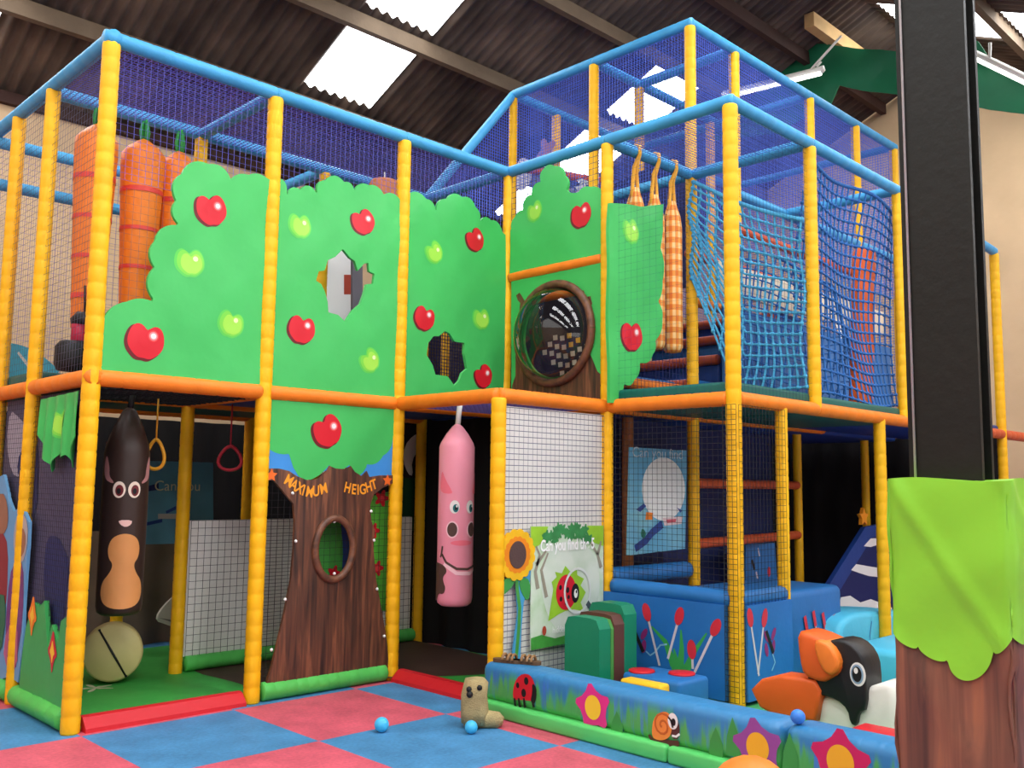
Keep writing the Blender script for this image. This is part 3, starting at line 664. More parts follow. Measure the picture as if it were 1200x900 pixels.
# printed boards behind the left nets
PB = Plane(0, .035, .0, 0)
GRY = mat('dusk_grey_print', (84, 82, 112), .6, 0, 60, .1, 2); NVP = mat('navy_print', (40, 50, 104), .6); LGP = mat('pale_grey_print', (176, 172, 190), .6)
o = [(-1.72, .1), (-.07, .1), (-.07, 2.09), (-1.72, 2.09)]
L = [(smooth(PB.pxs([(12, 480), (24, 490), (40, 510), (34, 520), (30, 540), (24, 560), (14, 555), (8, 520)]), 1), LGP, 1), (smooth(PB.pxs([(38, 508), (24, 530), (20, 552), (28, 565), (28, 600), (44, 610), (46, 520)]), 1), NVP, 2),
     (smooth(PB.pxs([(56, 628), (68, 628), (74, 640), (82, 658), (78, 700), (74, 735), (60, 730), (52, 700), (52, 660)]), 1), NVP, 1)]
tag(sheet('printed_board', PB, o, GRY, L, .02, grid=0), 'dusky grey printed board with navy shapes behind the left side net', 'board')
PF = Plane(0, -.02, .004, 3)
FIGB = mat('purple_dress_print', (112, 56, 122), .55, 0, 60, .1, 4); FIGS = mat('brown_face_print', (150, 104, 82), .55); FIGH = mat('grey_hair_print', (178, 172, 172), .55); FIGP = mat('pink_dress_print', (176, 96, 130), .55, 0, 60, .15, 6)
SKB = mat('light_blue_print', (104, 160, 204), .55)
mb = MB()
layer(mb, PF, [PF.pxs([(-14, 806), (-14, 640), (-4, 560), (4, 556), (10, 585), (16, 600), (26, 592), (34, 612), (33, 640), (28, 700), (26, 760), (20, 800), (10, 792)])], SKB, 0, .1, .02)
for P_, m_, k_ in [([(14, 660), (28, 652), (27, 730), (20, 770), (18, 786), (6, 775), (8, 700)], FIGB, 1), ([(8, 735), (22, 725), (20, 790), (4, 776)], FIGP, 2), ([(17, 620), (22, 600), (31, 604), (34, 625), (30, 655), (22, 662), (16, 645)], FIGH, 2), ([(21, 625), (28, 616), (32, 632), (28, 652), (22, 652)], FIGS, 3),
                   ([(-12, 640), (2, 620), (10, 640), (8, 700), (4, 720), (-12, 730)], mat('red_dress_print', (140, 44, 56), .55), 1), ([(-6, 590), (2, 575), (9, 590), (10, 615), (4, 628), (-5, 620)], FIGS, 2), ([(-12, 715), (4, 690), (8, 720), (2, 770), (-12, 765)], mat('green_dress_print', (40, 110, 78), .55), 3)]:
    layer(mb, PF, [smooth(PF.pxs(P_), 1)], m_, STEP*k_, .1)
tag(mb.build('printed_figures_panel'), 'cut-out panel of two cartoon people in red and purple clothes at the left edge', 'panel')

# ------------------------------------------------------------------ punch bags
def bag(name, c, r, z0, z1, m, label, top=.16, strap=WHITE):
    t = thing(name, label, 'punch bag', (c[0], c[1], z0), 'animal punch bags')
    mb = MB(); mb.lathe([(r*.75, z0), (r*.94, z0+.02), (r, z0+.06), (r*1.01, (z0+z1)/2), (r, z1-top), (r*.93, z1-top*.8), (r*.62, z1-top*.35), (r*.30, z1), (r*.12, z1+.02)], (c[0], c[1], 0), m, 40); mb.build('body', t)
    mb = MB(); mb.sweep([(c[0], c[1], z1-.02), (c[0]+.01, c[1], (z1+Z1)/2), (c[0]+.02, c[1], Z1-.02)], .022, strap, 6); mb.build('strap', t)
    return t
PINKV = mat('pig_pink_vinyl', (238, 152, 172), .4, .1, 12, .04, 3)
pc = (2.60, -.50); pr_ = .137; pg = bag('pig_punch_bag', pc, pr_, .60, 1.96, PINKV, 'pink cylindrical pig faced punch bag hanging in the centre opening')
cy = Cyl((*pc, 0), pr_*1.012, math.atan2(CAM.y-pc[1], CAM.x-pc[0])+.45)
PIGD = mat('pig_brown_print', (84, 62, 56), .5); TEALP = mat('teal_eye_print', (20, 112, 116), .4); PIGW = mat('pale_pink_print', (250, 206, 214), .45); PIGL = mat('ear_pink_print', (240, 118, 136), .45)
mb = MB()
def cl(pts, m, off, g=.03): layer(mb, cy, [pts], m, off, g)
for e in (-.072, .058):
    cl(ell((e, 1.345), .038, .050), WHITE, .002); cl(ell((e+.008, 1.335), .021, .030), TEALP, .004); cl(ell((e+.010, 1.335), .010, .016), BLACK, .006); cl(ell((e+.016, 1.35), .007, .009), WHITE, .008)
for e in (-.088, .075): cl(ell((e, 1.175), .048, .064), PIGW, .002); cl(ell((e, 1.175), .038, .053), PIGD, .004)
cl(strip([(-.17, .99), (-.13, .93), (-.05, .885), (.04, .88), (.12, .90), (.18, .95)], .009), PIGD, .003); cl(strip([(-.165, 1.05), (-.175, .99), (-.185, .965)], .008), PIGD, .004)
cl(strip([(-.15, .92), (-.05, .852), (.06, .846), (.16, .88)], .014), PIGW, .002)
cl(smooth([(-.19, 1.63), (-.15, 1.55), (-.09, 1.46), (-.10, 1.44), (-.19, 1.45), (-.21, 1.5)], 1), PIGL, .002)
cl(smooth([(.17, 1.63), (.13, 1.55), (.08, 1.46), (.10, 1.44), (.17, 1.45), (.2, 1.5)], 1), PIGL, .002)
cl(smooth([(-.30, .93), (-.18, .92), (-.14, .90), (-.12, .86), (-.16, .82), (-.15, .78), (-.13, .74), (-.15, .69), (-.20, .70), (-.24, .63), (-.30, .65)], 2), PIGD, .002)
cl(ell((-.01, 1.075), .09, .02), PIGL, .0015)
mb.build('face', pg)
BULL = mat('bull_brown_vinyl', (58, 42, 36), .4, .1, 12, .05, 3)
bc = (.49, .58); br = .150; bl = bag('bull_punch_bag', bc, br, .60, 2.0, BULL, 'dark brown horned animal punch bag with orange belly in left opening', .3, BLACK)
cy = Cyl((*bc, 0), br*1.012, math.atan2(CAM.y-bc[1], CAM.x-bc[0])+.10)
ORB = mat('orange_belly_print', (214, 146, 84), .5, 0, 60, .08, 4); PKN = mat('pink_nose_print', (234, 190, 180), .5); DKE = mat('dark_red_eye_print', (112, 40, 44), .4)
mb = MB()
for e in (-.055, .045):
    cl(ell((e, 1.45), .042, .056), mat('cream_eye_print', (244, 226, 206), .5), .002); cl(ell((e+.003, 1.445), .026, .038), DKE, .004); cl(ell((e, 1.44), .013, .02), BLACK, .006)
cl(smooth([(-.05, 1.245), (.04, 1.245), (.035, 1.215), (.0, 1.195), (-.035, 1.215)], 1), PKN, .003)
cl(smooth([(0, 1.16), (.08, 1.13), (.11, 1.06), (.10, .99), (.065, .95), (.085, .89), (.14, .83), (.155, .74), (.11, .67), (0, .645), (-.11, .67), (-.155, .74), (-.14, .83), (-.085, .89), (-.065, .95), (-.10, .99), (-.11, 1.06), (-.08, 1.13)], 2), ORB, .002)
for sg in (-1, 1): cl(smooth([(sg*.13, 1.60), (sg*.165, 1.70), (sg*.19, 1.60), (sg*.17, 1.52), (sg*.10, 1.49), (sg*.09, 1.50), (sg*.13, 1.54)], 2), mat('horn_pink_print', (190, 134, 130), .5), .003)
mb.build('face', bl)

# drum, animal cut-out, rings, sign, white pad
DRUMM = mat('beige_vinyl', (206, 190, 128), .5, .1, 12, .06, 4)
dc = Vector((.72, 1.20, .245)); dd = (CAM-dc); dd.z = .5; dd.normalize(); du = dd.cross(Vector((0, 0, 1))).normalized(); dv = du.cross(dd)
tt = thing('drum_cushion', 'round beige drum cushion with a dark slanted seam on the green mat', 'cushion', (dc.x, dc.y, .03))
mb = MB(); R_ = .21; prof = [(.0, .16), (R_*.9, .155), (R_*.98, .13), (R_, .09), (R_, -.12), (R_*.95, -.16), (0, -.17)]; vs = []; fs = []; N = 36
for r, h in prof: vs += [dc+dd*h+(du*math.cos(2*PI*k/N)+dv*math.sin(2*PI*k/N))*r for k in range(N)]
for i in range(len(prof)-1):
    for k in range(N): q = (k+1) % N; fs.append((i*N+k, i*N+q, (i+1)*N+q, (i+1)*N+k))
mb.add(vs, fs, DRUMM, True); mb.build('cushion', tt)
mb = MB(); sd = (du*.50+dv*.86); sd.normalize(); mb.sweep([dc+dd*.150+sd*(-R_*.96), dc+dd*.16, dc+dd*.150+sd*(R_*.96)], .009, BLACK, 6); mb.build('seam', tt)
AC = Plane(1, 1.75, 0, 0)
o = smooth(AC.pxs([(186, 718), (200, 702), (222, 686), (235, 685), (236, 742), (216, 740), (196, 732), (184, 728)]), 1)
tag(sheet('animal_cutout', AC, o, LGP if False else mat('off_white_print', (206, 204, 196), .55), [(smooth(AC.pxs([(206, 720), (213, 715), (226, 717), (226, 726), (212, 725)]), 1), BLACK, 1), (AC.pxs([(186, 724), (205, 727), (228, 736), (228, 738), (204, 730)]), mat('mid_grey_print', (120, 118, 116), .55), 1)], .03, grid=0), 'pale animal snout cut-out with a black nose beyond the left opening', 'cut-out')
def ring(x, y, zt, zc, w, h, m, label):
    t = thing('gym_ring', label, 'gym ring', (x, y, zc), 'hanging gym rings'); dx = Vector((.7, -.7, 0))
    mb = MB(); pts = [Vector((x, y, zc))+dx*(w*math.sin(a)*(1-.35*math.cos(a)) if True else 0)+Vector((0, 0, h*math.cos(a))) for a in [2*PI*i/32 for i in range(33)]]
    mb.sweep(pts, .013, m, 8, cap=False); mb.build('grip', t)
    mb = MB(); mb.sweep([(x, y, zc+h), (x, y, zt)], .007, m, 6); mb.build('strap', t)
ring(.70, .6, Z1-.05, 1.70, .062, .105, mat('dull_yellow_plastic', (226, 160, 40), .4), 'yellow hanging gym ring beside the brown bag')
ring(1.28, .6, Z1-.05, 1.69, .085, .09, mat('dull_red_plastic', (170, 36, 52), .4), 'red hanging gym ring left of the bark tree panel')
S2 = Plane(1, 2*BY-.05, .003, 0)
SGB = mat('dull_blue_print', (96, 156, 184), .55, 0, 60, .12, 4)
o = S2.pxs([(168, 540), (250, 542), (250, 636), (168, 638)])
mb = MB(); layer(mb, S2, [o], SGB, 0, .2, .012)
for P_, m_ in [(S2.pxs([(172, 570), (186, 566), (186, 574), (172, 576)]), NVP), (S2.pxs([(194, 599), (206, 593), (215, 589), (213, 595), (204, 598), (195, 602)]), DKBLUE), (S2.pxs([(172, 612), (190, 608), (190, 612), (172, 616)]), DKBLUE), (S2.pxs([(185, 602), (222, 602), (222, 608), (185, 608)]), mat('pale_print', (190, 186, 180), .55))]: layer(mb, S2, [P_], m_, STEP, 0)
p = S2.px(208, 575); text_layer(mb, S2, 'Can you', .13, lambda x, y: (p[0]+x, p[1]+y), mat('cream_lettering', (220, 214, 180), .5), .004)
tag(mb.build('hanging_sign'), 'dull light blue picture sign hanging in the dark behind the left opening', 'sign')
WB = Plane(1, BY+.02, 0, 0)
WPAD = mat('white_board', (238, 236, 232), .6)
def wpad(x0, x1, z1, label):
    t = thing('net_fronted_pad', label, 'pad', (x0, BY, .03)); mb = MB(); mb.rbox((x0, BY+.03, .13), (x1, BY+.08, z1), WPAD, .015); mb.build('pad', t)
    net('net_cover', (x0, BY-.01, .13), (x1-x0, 0, 0), (0, 0, z1-.13), .06, .0020, BLACKN, t)
    mb = MB(); mb.foam((x0, BY, .09), (x1, BY, .09), .06, GRNF, .1); mb.build('foam_roll', t)
wpad(1.27, 2.34, 1.20, 'white pad behind black square net, left of the bark trunk'); wpad(2.46, 3.54, 1.20, 'white pad behind black square net, seen behind the pink bag')
# black and white cow picture behind the pig
CW_ = Plane(1, BY+.12, 0, 0)
mb = MB(); layer(mb, CW_, [CW_.pxs([(468, 498), (520, 498), (520, 622), (468, 622)])], mat('dark_green_print', (22, 70, 42), .6), 0, 0, .02)
layer(mb, CW_, [CW_.pxs([(468, 498), (520, 498), (520, 560), (468, 560)])], mat('dark_print', (40, 38, 44), .6), STEP, 0)
layer(mb, CW_, [smooth(CW_.pxs([(474, 522), (484, 510), (492, 508), (492, 525), (482, 540), (484, 558), (478, 556), (472, 540)]), 1)], WHITE, STEP*2, 0); layer(mb, CW_, [smooth(CW_.pxs([(502, 508), (518, 508), (518, 560), (504, 558), (508, 540), (501, 532)]), 1)], WHITE, STEP*2, 0)
tag(mb.build('picture_board'), 'black, white and green picture board behind the pink bag', 'board')
# black sheets stand in for the dark under the deck; the brown one is a curtain
def drape(a, b, z0, z1, m, label):
    a, b = Vector((*a, 0)), Vector((*b, 0)); d = b-a; L = d.length; d.normalize(); nn = Vector((-d.y, d.x, 0)); mb = MB(); k = int(L/.05); vs = []; fs = []
    for i in range(k+1):
        p = a+d*(L*i/k)+nn*.03*math.sin(i*.9)
        vs += [p+Vector((0, 0, z0)), p+Vector((0, 0, z1))]
    fs = [(2*i, 2*i+2, 2*i+3, 2*i+1) for i in range(k)]
    vs2 = [v+nn*.012 for v in vs]
    mb.add(vs+vs2, fs+[tuple(i+len(vs) for i in f[::-1]) for f in fs], m, True); return tag(mb.build('curtain'), label, 'curtain')  # also names the black stand-ins for the dark under the deck
drape((-.5, 3.7), (3.9, 3.7), 0, Z1, DARKBLK, 'black sheet standing in for the dark behind the left ground floor bays')
drape((.3, 2.75), (2.4, 2.75), 0, 1.05, DRAPEB, 'low brown curtain under the blue sign in the left bay')
drape((3.9, 2.2), (9.6, 2.2), 0, Z1, DARKBLK, 'black sheet standing in for the dark behind the right ground floor bays')
drape((9.45, -2.2), (9.45, 2.2), 0, Z1, DARKBLK, 'black sheet standing in for the dark at the far right end of the ground floor')
drape((3.72, .02), (3.72, 2.2), 0, Z1, DARKBLK, 'black sheet standing in for the dark across the frame behind the pink bag')
# level two, left side
def carrot(x, y, zt, L, r, label):
    t = thing('hanging_carrot', label, 'hanging carrot', (x, y, zt-L), 'stuffed carrots on the upper left deck')
    mb = MB(); CAR = mat('carrot_orange_vinyl', (238, 128, 36), .45, .1, 12, .08, 5); CARR = mat('carrot_red_band', (224, 66, 54), .45)
    prof = [(r*.12, zt+.02), (r*.30, zt), (r*.75, zt-.06), (r*.98, zt-.11), (r, zt-.22)]
    zs = [i/12 for i in range(1, 13)]
    prof += [(r*(1-.34*f), zt-.22-(L-.22)*f) for f in zs]; prof.append((r*.3, zt-L-.03))
    mb.lathe(prof, (x, y, 0), CAR, 24)
    k = 0; z = zt-.42
    while z > zt-L+.1:
        f = (zt-.22-z)/(L-.22); rr = r*(1-.34*f)+.002
        mb.lathe([(rr+.0005, z+.024-.01*math.sin(k)), (rr+.0015, z-.016)], (x, y, 0), CARR, 24, cap=False); z -= .30; k += 1
    mb.build('root', t)
    mb = MB()
    for i in range(4): mb.sweep([(x+.02*math.cos(i*1.6), y+.02*math.sin(i*1.6), zt-.02), (x+.03*math.cos(i*1.6), y+.03*math.sin(i*1.6), zt+.08), (x+.015*math.cos(i*1.6), y+.015*math.sin(i*1.6), Z2-.02)], [.012, .016, .012], mat('carrot_top_green', (50, 150, 72), .6), 6)
    mb.build('leaves', t)
carrot(.36, BY-.02, 4.18, 1.55, .155, 'hanging stuffed carrot seen behind the front corner post')
carrot(.72, BY-.02, 4.16, 1.55, .165, 'hanging stuffed carrot, whole, between corner post and leafy panel')
carrot(1.01, BY-.02, 4.14, 1.55, .150, 'hanging stuffed carrot whose right side dips behind the leafy panel')
WQ = Plane(1, 2.1, 0, 0); mb = MB(); layer(mb, WQ, [WQ.pxs([(352, 275), (411, 275), (411, 385), (352, 385)])], mat('bright_white_board', (244, 244, 240), .6), 0, .2, .03); layer(mb, WQ, [WQ.pxs([(403, 322), (411, 322), (411, 345), (403, 345)])], mat('brick_print', (176, 70, 50), .5), STEP, 0); tag(mb.build('white_play_board'), 'white board glimpsed through the splash shaped hole', 'board')
mb = MB(); layer(mb, WQ, [WQ.pxs([(413, 285), (425, 285), (425, 385), (413, 385)])], mat('grey_pad_vinyl', (120, 116, 124), .6), 0, .2, .05); tag(mb.build('grey_pad'), 'narrow grey pad beside the white board inside the splash shaped hole', 'pad')
WQ = Plane(1, 2.2, 0, 0); mb = MB(); layer(mb, WQ, [WQ.pxs([(480, 300), (600, 320), (600, 500), (480, 500)])], mat('interior_shade_brown', (62, 48, 46), .6, 0, 60, .25, 3), 0, .3, .03); tag(mb.build('interior_shade_sheet'), 'dark brown sheet standing in for the dark interior behind the low leaf shaped hole', 'board')  # sheet put in for the dark interior and its brown pads
mb = MB(); mb.box((3.66, .30, Z1+.16), (5.7, .34, 3.5), mat('interior_shade_navy', (34, 36, 52), .6, 0, 60, .25, 2)); CH = Plane(1, .298, 0, 0)  # added board that darkens the view through the dome
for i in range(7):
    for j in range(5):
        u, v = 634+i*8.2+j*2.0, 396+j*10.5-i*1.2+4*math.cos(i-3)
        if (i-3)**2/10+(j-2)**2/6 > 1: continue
        layer(mb, CH, [CH.pxs([(u-2.6, v-2.6), (u+2.6, v-3.4), (u+2.9, v+2.6), (u-2.2, v+3.2)])], mat('net_light_cell', (226, 218, 196), .5) if (i, j) not in ((4, 0), (4, 1), (5, 1)) else YELV, STEP, 0)  # cells paint the light showing through a net floor
tag(mb.build('shade_backing'), 'dark navy sheet standing in for shade, with painted net light, seen through the bubble window', 'backing')
t = thing('arch_pad', 'pale blue rounded pad on the upper deck at the left edge', 'pad', (.5, 2.1, Z1+.14))
mb = MB(); AP = Plane(1, 2.0, 0, 0); layer(mb, AP, [smooth(AP.pxs([(-30, 444), (-30, 398), (0, 400), (30, 405), (55, 420), (78, 444)]), 2)], CYANV, 0, .2, .5); mb.build('pad', t)
mb = MB(); layer(mb, AP, [AP.pxs([(20, 414), (22, 412), (45, 440), (40, 441)])], WHITE, .002, 0); mb.build('piping', t)
t = thing('black_roller', 'black round roller with red core on the upper left deck', 'roller', (.28, 1.0, Z1+.1))
mb = MB(); mb.lathe([(.02, 2.28), (.11, 2.29), (.13, 2.33), (.13, 2.46), (.10, 2.50), (.02, 2.51)], (.24, 1.0, 0), BLACK, 20); mb.lathe([(.05, 2.62), (.09, 2.63), (.10, 2.67), (.06, 2.72)], (.30, 1.0, 0), BLACK, 20); mb.build('drum', t)
mb = MB(); mb.lathe([(.055, 2.50), (.06, 2.51), (.06, 2.64), (.05, 2.65)], (.27, 1.0, 0), mat('raspberry_vinyl', (190, 30, 70), .45), 16); mb.build('core', t)
mb = MB(); mb.sweep([(.30, 1.0, 2.7), (.29, 1.0, 2.82), (.285, 1.0, 2.92)], .008, BLACK, 5); mb.build('cord', t)
t = thing('padded_roller', 'brown orange padded roller showing above the middle leafy panel', 'roller', (2.6, .9, 3.9))
RC = at(450, 229, 1, .75); rz = RC.z-3.93
mb = MB(); mb.lathe([(.10, 3.72+rz), (.13, 3.74+rz), (.14, 3.80+rz), (.14, 4.02+rz), (.12, 4.06+rz), (.05, 4.07+rz)], (RC.x, .75, 0), mat('terracotta_vinyl', (206, 122, 74), .5, .1, 14, .15, 6), 24); mb.build('roll', t)
mb = MB(); mb.sweep([(RC.x, .75, 4.05+rz), (RC.x, .75, Z2-.03)], .006, WHITE, 6); mb.sweep([(RC.x, .75, Z1+.14), (RC.x, .75, 3.74+rz)], .03, BLACK, 8); mb.build('spindle', t)

# ================================================================== WHITE SCREEN AND POSTERS
WS = Plane(1, -BY+.03, .003, 0)
t = thing('white_screen', 'white screen behind fine grey net lines, backing the ladybird poster', 'screen', (3.0, -BY, .1))
mb = MB(); mb.box((2.44, -BY+.01, .05), (3.56, -BY+.035, 2.08), WPAD); mb.build('board', t)
mb = MB(); k = 48
for i in range(k+1): mb.strand((2.43, -BY-.012, .08+1.99*i/k), (3.57, -BY-.012, .08+1.99*i/k), .0032, GREYN)
for i in range(24): mb.strand((2.45+1.1*i/23, -BY-.014, .08), (2.45+1.1*i/23, -BY-.014, 2.07), .0012, GREYN)
mb.build('net_cover', t)
PO = Plane(1, -BY-.03, 0, 0)
PGL = ramp_mat('pale_green_wash', [(.3, (150, 190, 120)), (.5, (196, 218, 190)), (.7, (226, 232, 224))], 3.5, (1, 1, 1), .55, 4)
PWH = ramp_mat('misty_white_wash', [(.3, (186, 206, 184)), (.6, (212, 222, 210))], 4, (1, 1, 1), .55, 4)
PDG = mat('poster_leaf_green', (58, 140, 78), .55, 0, 60, .25, 14); PLG = mat('poster_lime', (150, 200, 50), .55, 0, 60, .15, 8); PGR = mat('poster_grass', (72, 160, 66), .55, 0, 60, .2, 12); PTR = mat('poster_grey_brown', (150, 144, 128), .55)
LGRY = mat('lens_rim_print', (214, 220, 216), .5); WLET = mat('white_lettering', (250, 250, 250), .5)
mb = MB(); P = PO.pxs
layer(mb, PO, [P([(622, 617), (707, 616), (707, 745), (622, 762)])], PGL, 0, 0, .008)
layer(mb, PO, [smooth(P([(634, 700), (634, 660), (645, 640), (668, 632), (690, 640), (702, 662), (703, 700), (690, 735), (650, 742)]), 2)], PWH, STEP, 0)
layer(mb, PO, [P([(622, 617), (642, 617), (638, 634), (630, 640), (622, 645)])], PLG, STEP*1.4, 0); layer(mb, PO, [P([(688, 616), (707, 616), (707, 640), (696, 636), (688, 628)])], PLG, STEP*1.4, 0)
layer(mb, PO, [P([(622, 748), (634, 744), (650, 748), (670, 742), (690, 738), (707, 735), (707, 746), (622, 762)])], PGR, STEP*1.4, 0)
random.seed(3)
for i in range(26):
    u = 638+54*random.random(); v = 619+14*random.random()-(4 if 650 < u < 680 else 0)
    layer(mb, PO, [polar(PO.px(u, max(618.5, v)), lambda a, q=random.random(): .035+.012*math.sin(5*a+q*6), 20)], PDG, STEP*2+i*.0001, 0)
for pts in ([(630, 690), (627, 670), (632, 650), (628, 640)], [(628, 662), (640, 645)], [(704, 665), (700, 650), (690, 632)], [(700, 650), (704, 634)], [(640, 700), (634, 668), (642, 648)]): layer(mb, PO, [strip(P(pts), .018, .008)], PTR, STEP*2.2, 0)
layer(mb, PO, [P([(642, 728), (648, 690), (646, 682), (652, 676), (650, 670), (658, 672), (662, 663), (668, 670), (676, 664), (676, 674), (684, 678), (680, 686), (686, 694), (680, 706), (684, 716), (672, 714), (662, 716), (654, 720)])], PLG, STEP*2.4, 0)
lb = PO.px(663, 694); lr = .13
layer(mb, PO, [ell(lb, lr*.86, lr)], RED, STEP*3.2, 0)
layer(mb, PO, [ell((lb[0]+lr*.78, lb[1]-lr*.10), lr*.34, lr*.55)], BLACK, STEP*3.6, 0); layer(mb, PO, [ell((lb[0]+lr*.82, lb[1]-lr*.12), lr*.16, lr*.26)], WHITE, STEP*4, 0); layer(mb, PO, [ell((lb[0]+lr*.86, lb[1]-lr*.02), lr*.06, lr*.1)], BLACK, STEP*4.4, 0)
for dx, dy, q in ((-.5, .3, .12), (-.45, -.35, .12), (-.05, .55, .12), (.0, -.6, .12), (.12, .12, .14), (.2, -.28, .1)): layer(mb, PO, [ell((lb[0]+dx*lr, lb[1]+dy*lr), lr*q, lr*q*1.2)], BLACK, STEP*3.8, 0)
lc = PO.px(676, 692)
layer(mb, PO, [ell(lc, .155, .175), ell(lc, .135, .155)], LGRY, STEP*4.8, 0); layer(mb, PO, [strip(P([(687, 706), (697, 719)]), .022)], mat('slate_print', (70, 84, 88), .5), STEP*5, 0)
p = PO.px(664, 641); text_layer(mb, PO, 'Can you find the 5', .115, lambda x, y: (p[0]+.01+x*.70, p[1]+y-.02), WLET, STEP*5.4, .003)
p = PO.px(663, 738); text_layer(mb, PO, 'hidden ladybirds', .07, lambda x, y: (p[0]+.03+x*.8, p[1]+y-.01), WLET, STEP*5.4)
layer(mb, PO, [ell(PO.px(637, 739), .022, .034)], mat('brick_print', (176, 70, 50), .5), STEP*5, 0)
tag(mb.build('ladybird_poster'), 'pale green picture poster with large red ladybird and magnifying glass on white screen', 'poster')
# sunflower
SF = Plane(1, -BY-.035, .002, 0); P = SF.pxs
t = thing('sunflower_cutout', 'tall sunflower cut-out with a blue and green stem on white screen', 'cut-out', (2.6, -BY-.04, .34))
hc2 = SF.px(605, 650); FYEL = mat('sunflower_yellow', (240, 186, 26), .5, 0, 60, .1, 8); FORA = mat('sunflower_orange', (232, 134, 24), .5); STG = mat('stem_green', (70, 150, 70), .5); STB = mat('stem_blue', (70, 156, 206), .5); LFG = mat('leaf_print_green', (62, 148, 70), .5)
mb = MB(); layer(mb, SF, [P([(600, 775), (607, 720), (605, 680), (600, 665), (613, 665), (622, 668), (620, 690), (614, 705), (611, 740), (610, 775)])], STB, 0, 0, .012); layer(mb, SF, [strip(P([(605, 772), (608, 735), (609, 712), (606, 690), (605, 672)]), .016)], STG, STEP, 0); mb.build('stem', t)
mb = MB(); layer(mb, SF, [smooth(P([(604, 680), (592, 676), (588, 690), (589, 698), (598, 690)]), 1)], LFG, .004, 0, .008); layer(mb, SF, [smooth(P([(607, 680), (618, 676), (622, 690), (618, 706), (611, 695)]), 1)], LFG, .004, 0, .008); mb.build('leaves', t)
mb = MB(); layer(mb, SF, [polar(hc2, lambda a: .168+.016*abs(math.sin(8*a)), 96)], FYEL, .012, 0, .012); layer(mb, SF, [polar(hc2, lambda a: .122+.010*abs(math.sin(8*a)), 64)], FORA, .0136, 0); fh = mb.build('flower_head', t); mb = MB(); layer(mb, SF, [ell(hc2, .082, .096)], mat('seed_brown', (84, 62, 60), .6, .2, 80), .018, 0, .005); mb.build('seed_disc', fh)
# navy board standing in for netting and dark space, with the second poster
mb = MB(); mb.box((3.66, -BY+.30, .0), (4.76, -BY+.34, Z1-.06), BACKNAVY); mb.box((4.84, -.62, .0), (7.1, -.58, Z1-.06), BACKNAVY); tag(mb.build('dark_space_backing'), 'dark navy board standing in for netting and dark space behind the blue poster and the toddler pool', 'backing')
mb = MB(); mb.foam((4.12, -BY+.2, 0), (4.12, -BY+.2, Z1-.05), .05, mat('brown_foam', (150, 92, 48), .6)); mb.build('post', FR)
P2 = Plane(1, -BY-.02, 0, 0); P = P2.pxs
PBL = ramp_mat('sea_blue_wash', [(.3, (70, 150, 196)), (.55, (104, 176, 208)), (.75, (140, 200, 208))], 2, (1, 1, 1), .55, 3)
mb = MB(); layer(mb, P2, [P([(738, 524), (805, 528), (803, 643), (735, 651)])], PBL, 0, 0, .012)
e = P2.px(778, 573); q = P2.px(778, 540); layer(mb, P2, [ell(e, .305, abs(q[1]-e[1])*1.12, 0, 40)], mat('bright_white_disc', (238, 238, 236), .5), STEP, 0)
layer(mb, P2, [strip(P([(744, 643), (756, 634), (764, 624), (776, 614)]), .03, .035)], DKBLUE, STEP*2, 0); layer(mb, P2, [smooth(P([(752, 618), (757, 624), (755, 632), (750, 628)]), 1)], mat('teal_leaf_print', (20, 116, 96), .5), STEP*2, 0)
layer(mb, P2, [P([(757, 600), (765, 601), (764, 609), (756, 609)])], FLO, STEP*2, 0); layer(mb, P2, [P([(776, 607), (800, 605), (798, 614), (778, 616)])], mat('pale_pink_tab', (224, 200, 202), .5), STEP*3, 0); layer(mb, P2, [P([(780, 609), (792, 608), (791, 612), (781, 613)])], mat('rose_tab', (206, 90, 104), .5), STEP*3.5, 0)
layer(mb, P2, [P([(745, 597), (754, 590), (757, 593), (750, 600)])], DKBLUE, STEP*2, 0); layer(mb, P2, [P([(793, 595), (799, 598), (797, 601)])], DKBLUE, STEP*3, 0)
p = P2.px(771, 534); text_layer(mb, P2, 'Can you find', .12, lambda x, y: (p[0]+x*1.15, p[1]+y-.02), mat('pale_blue_lettering', (196, 214, 226), .5), STEP*3)
tag(mb.build('sea_poster'), 'blue poster with large white disc before the navy board standing in for netting and dark space', 'poster')

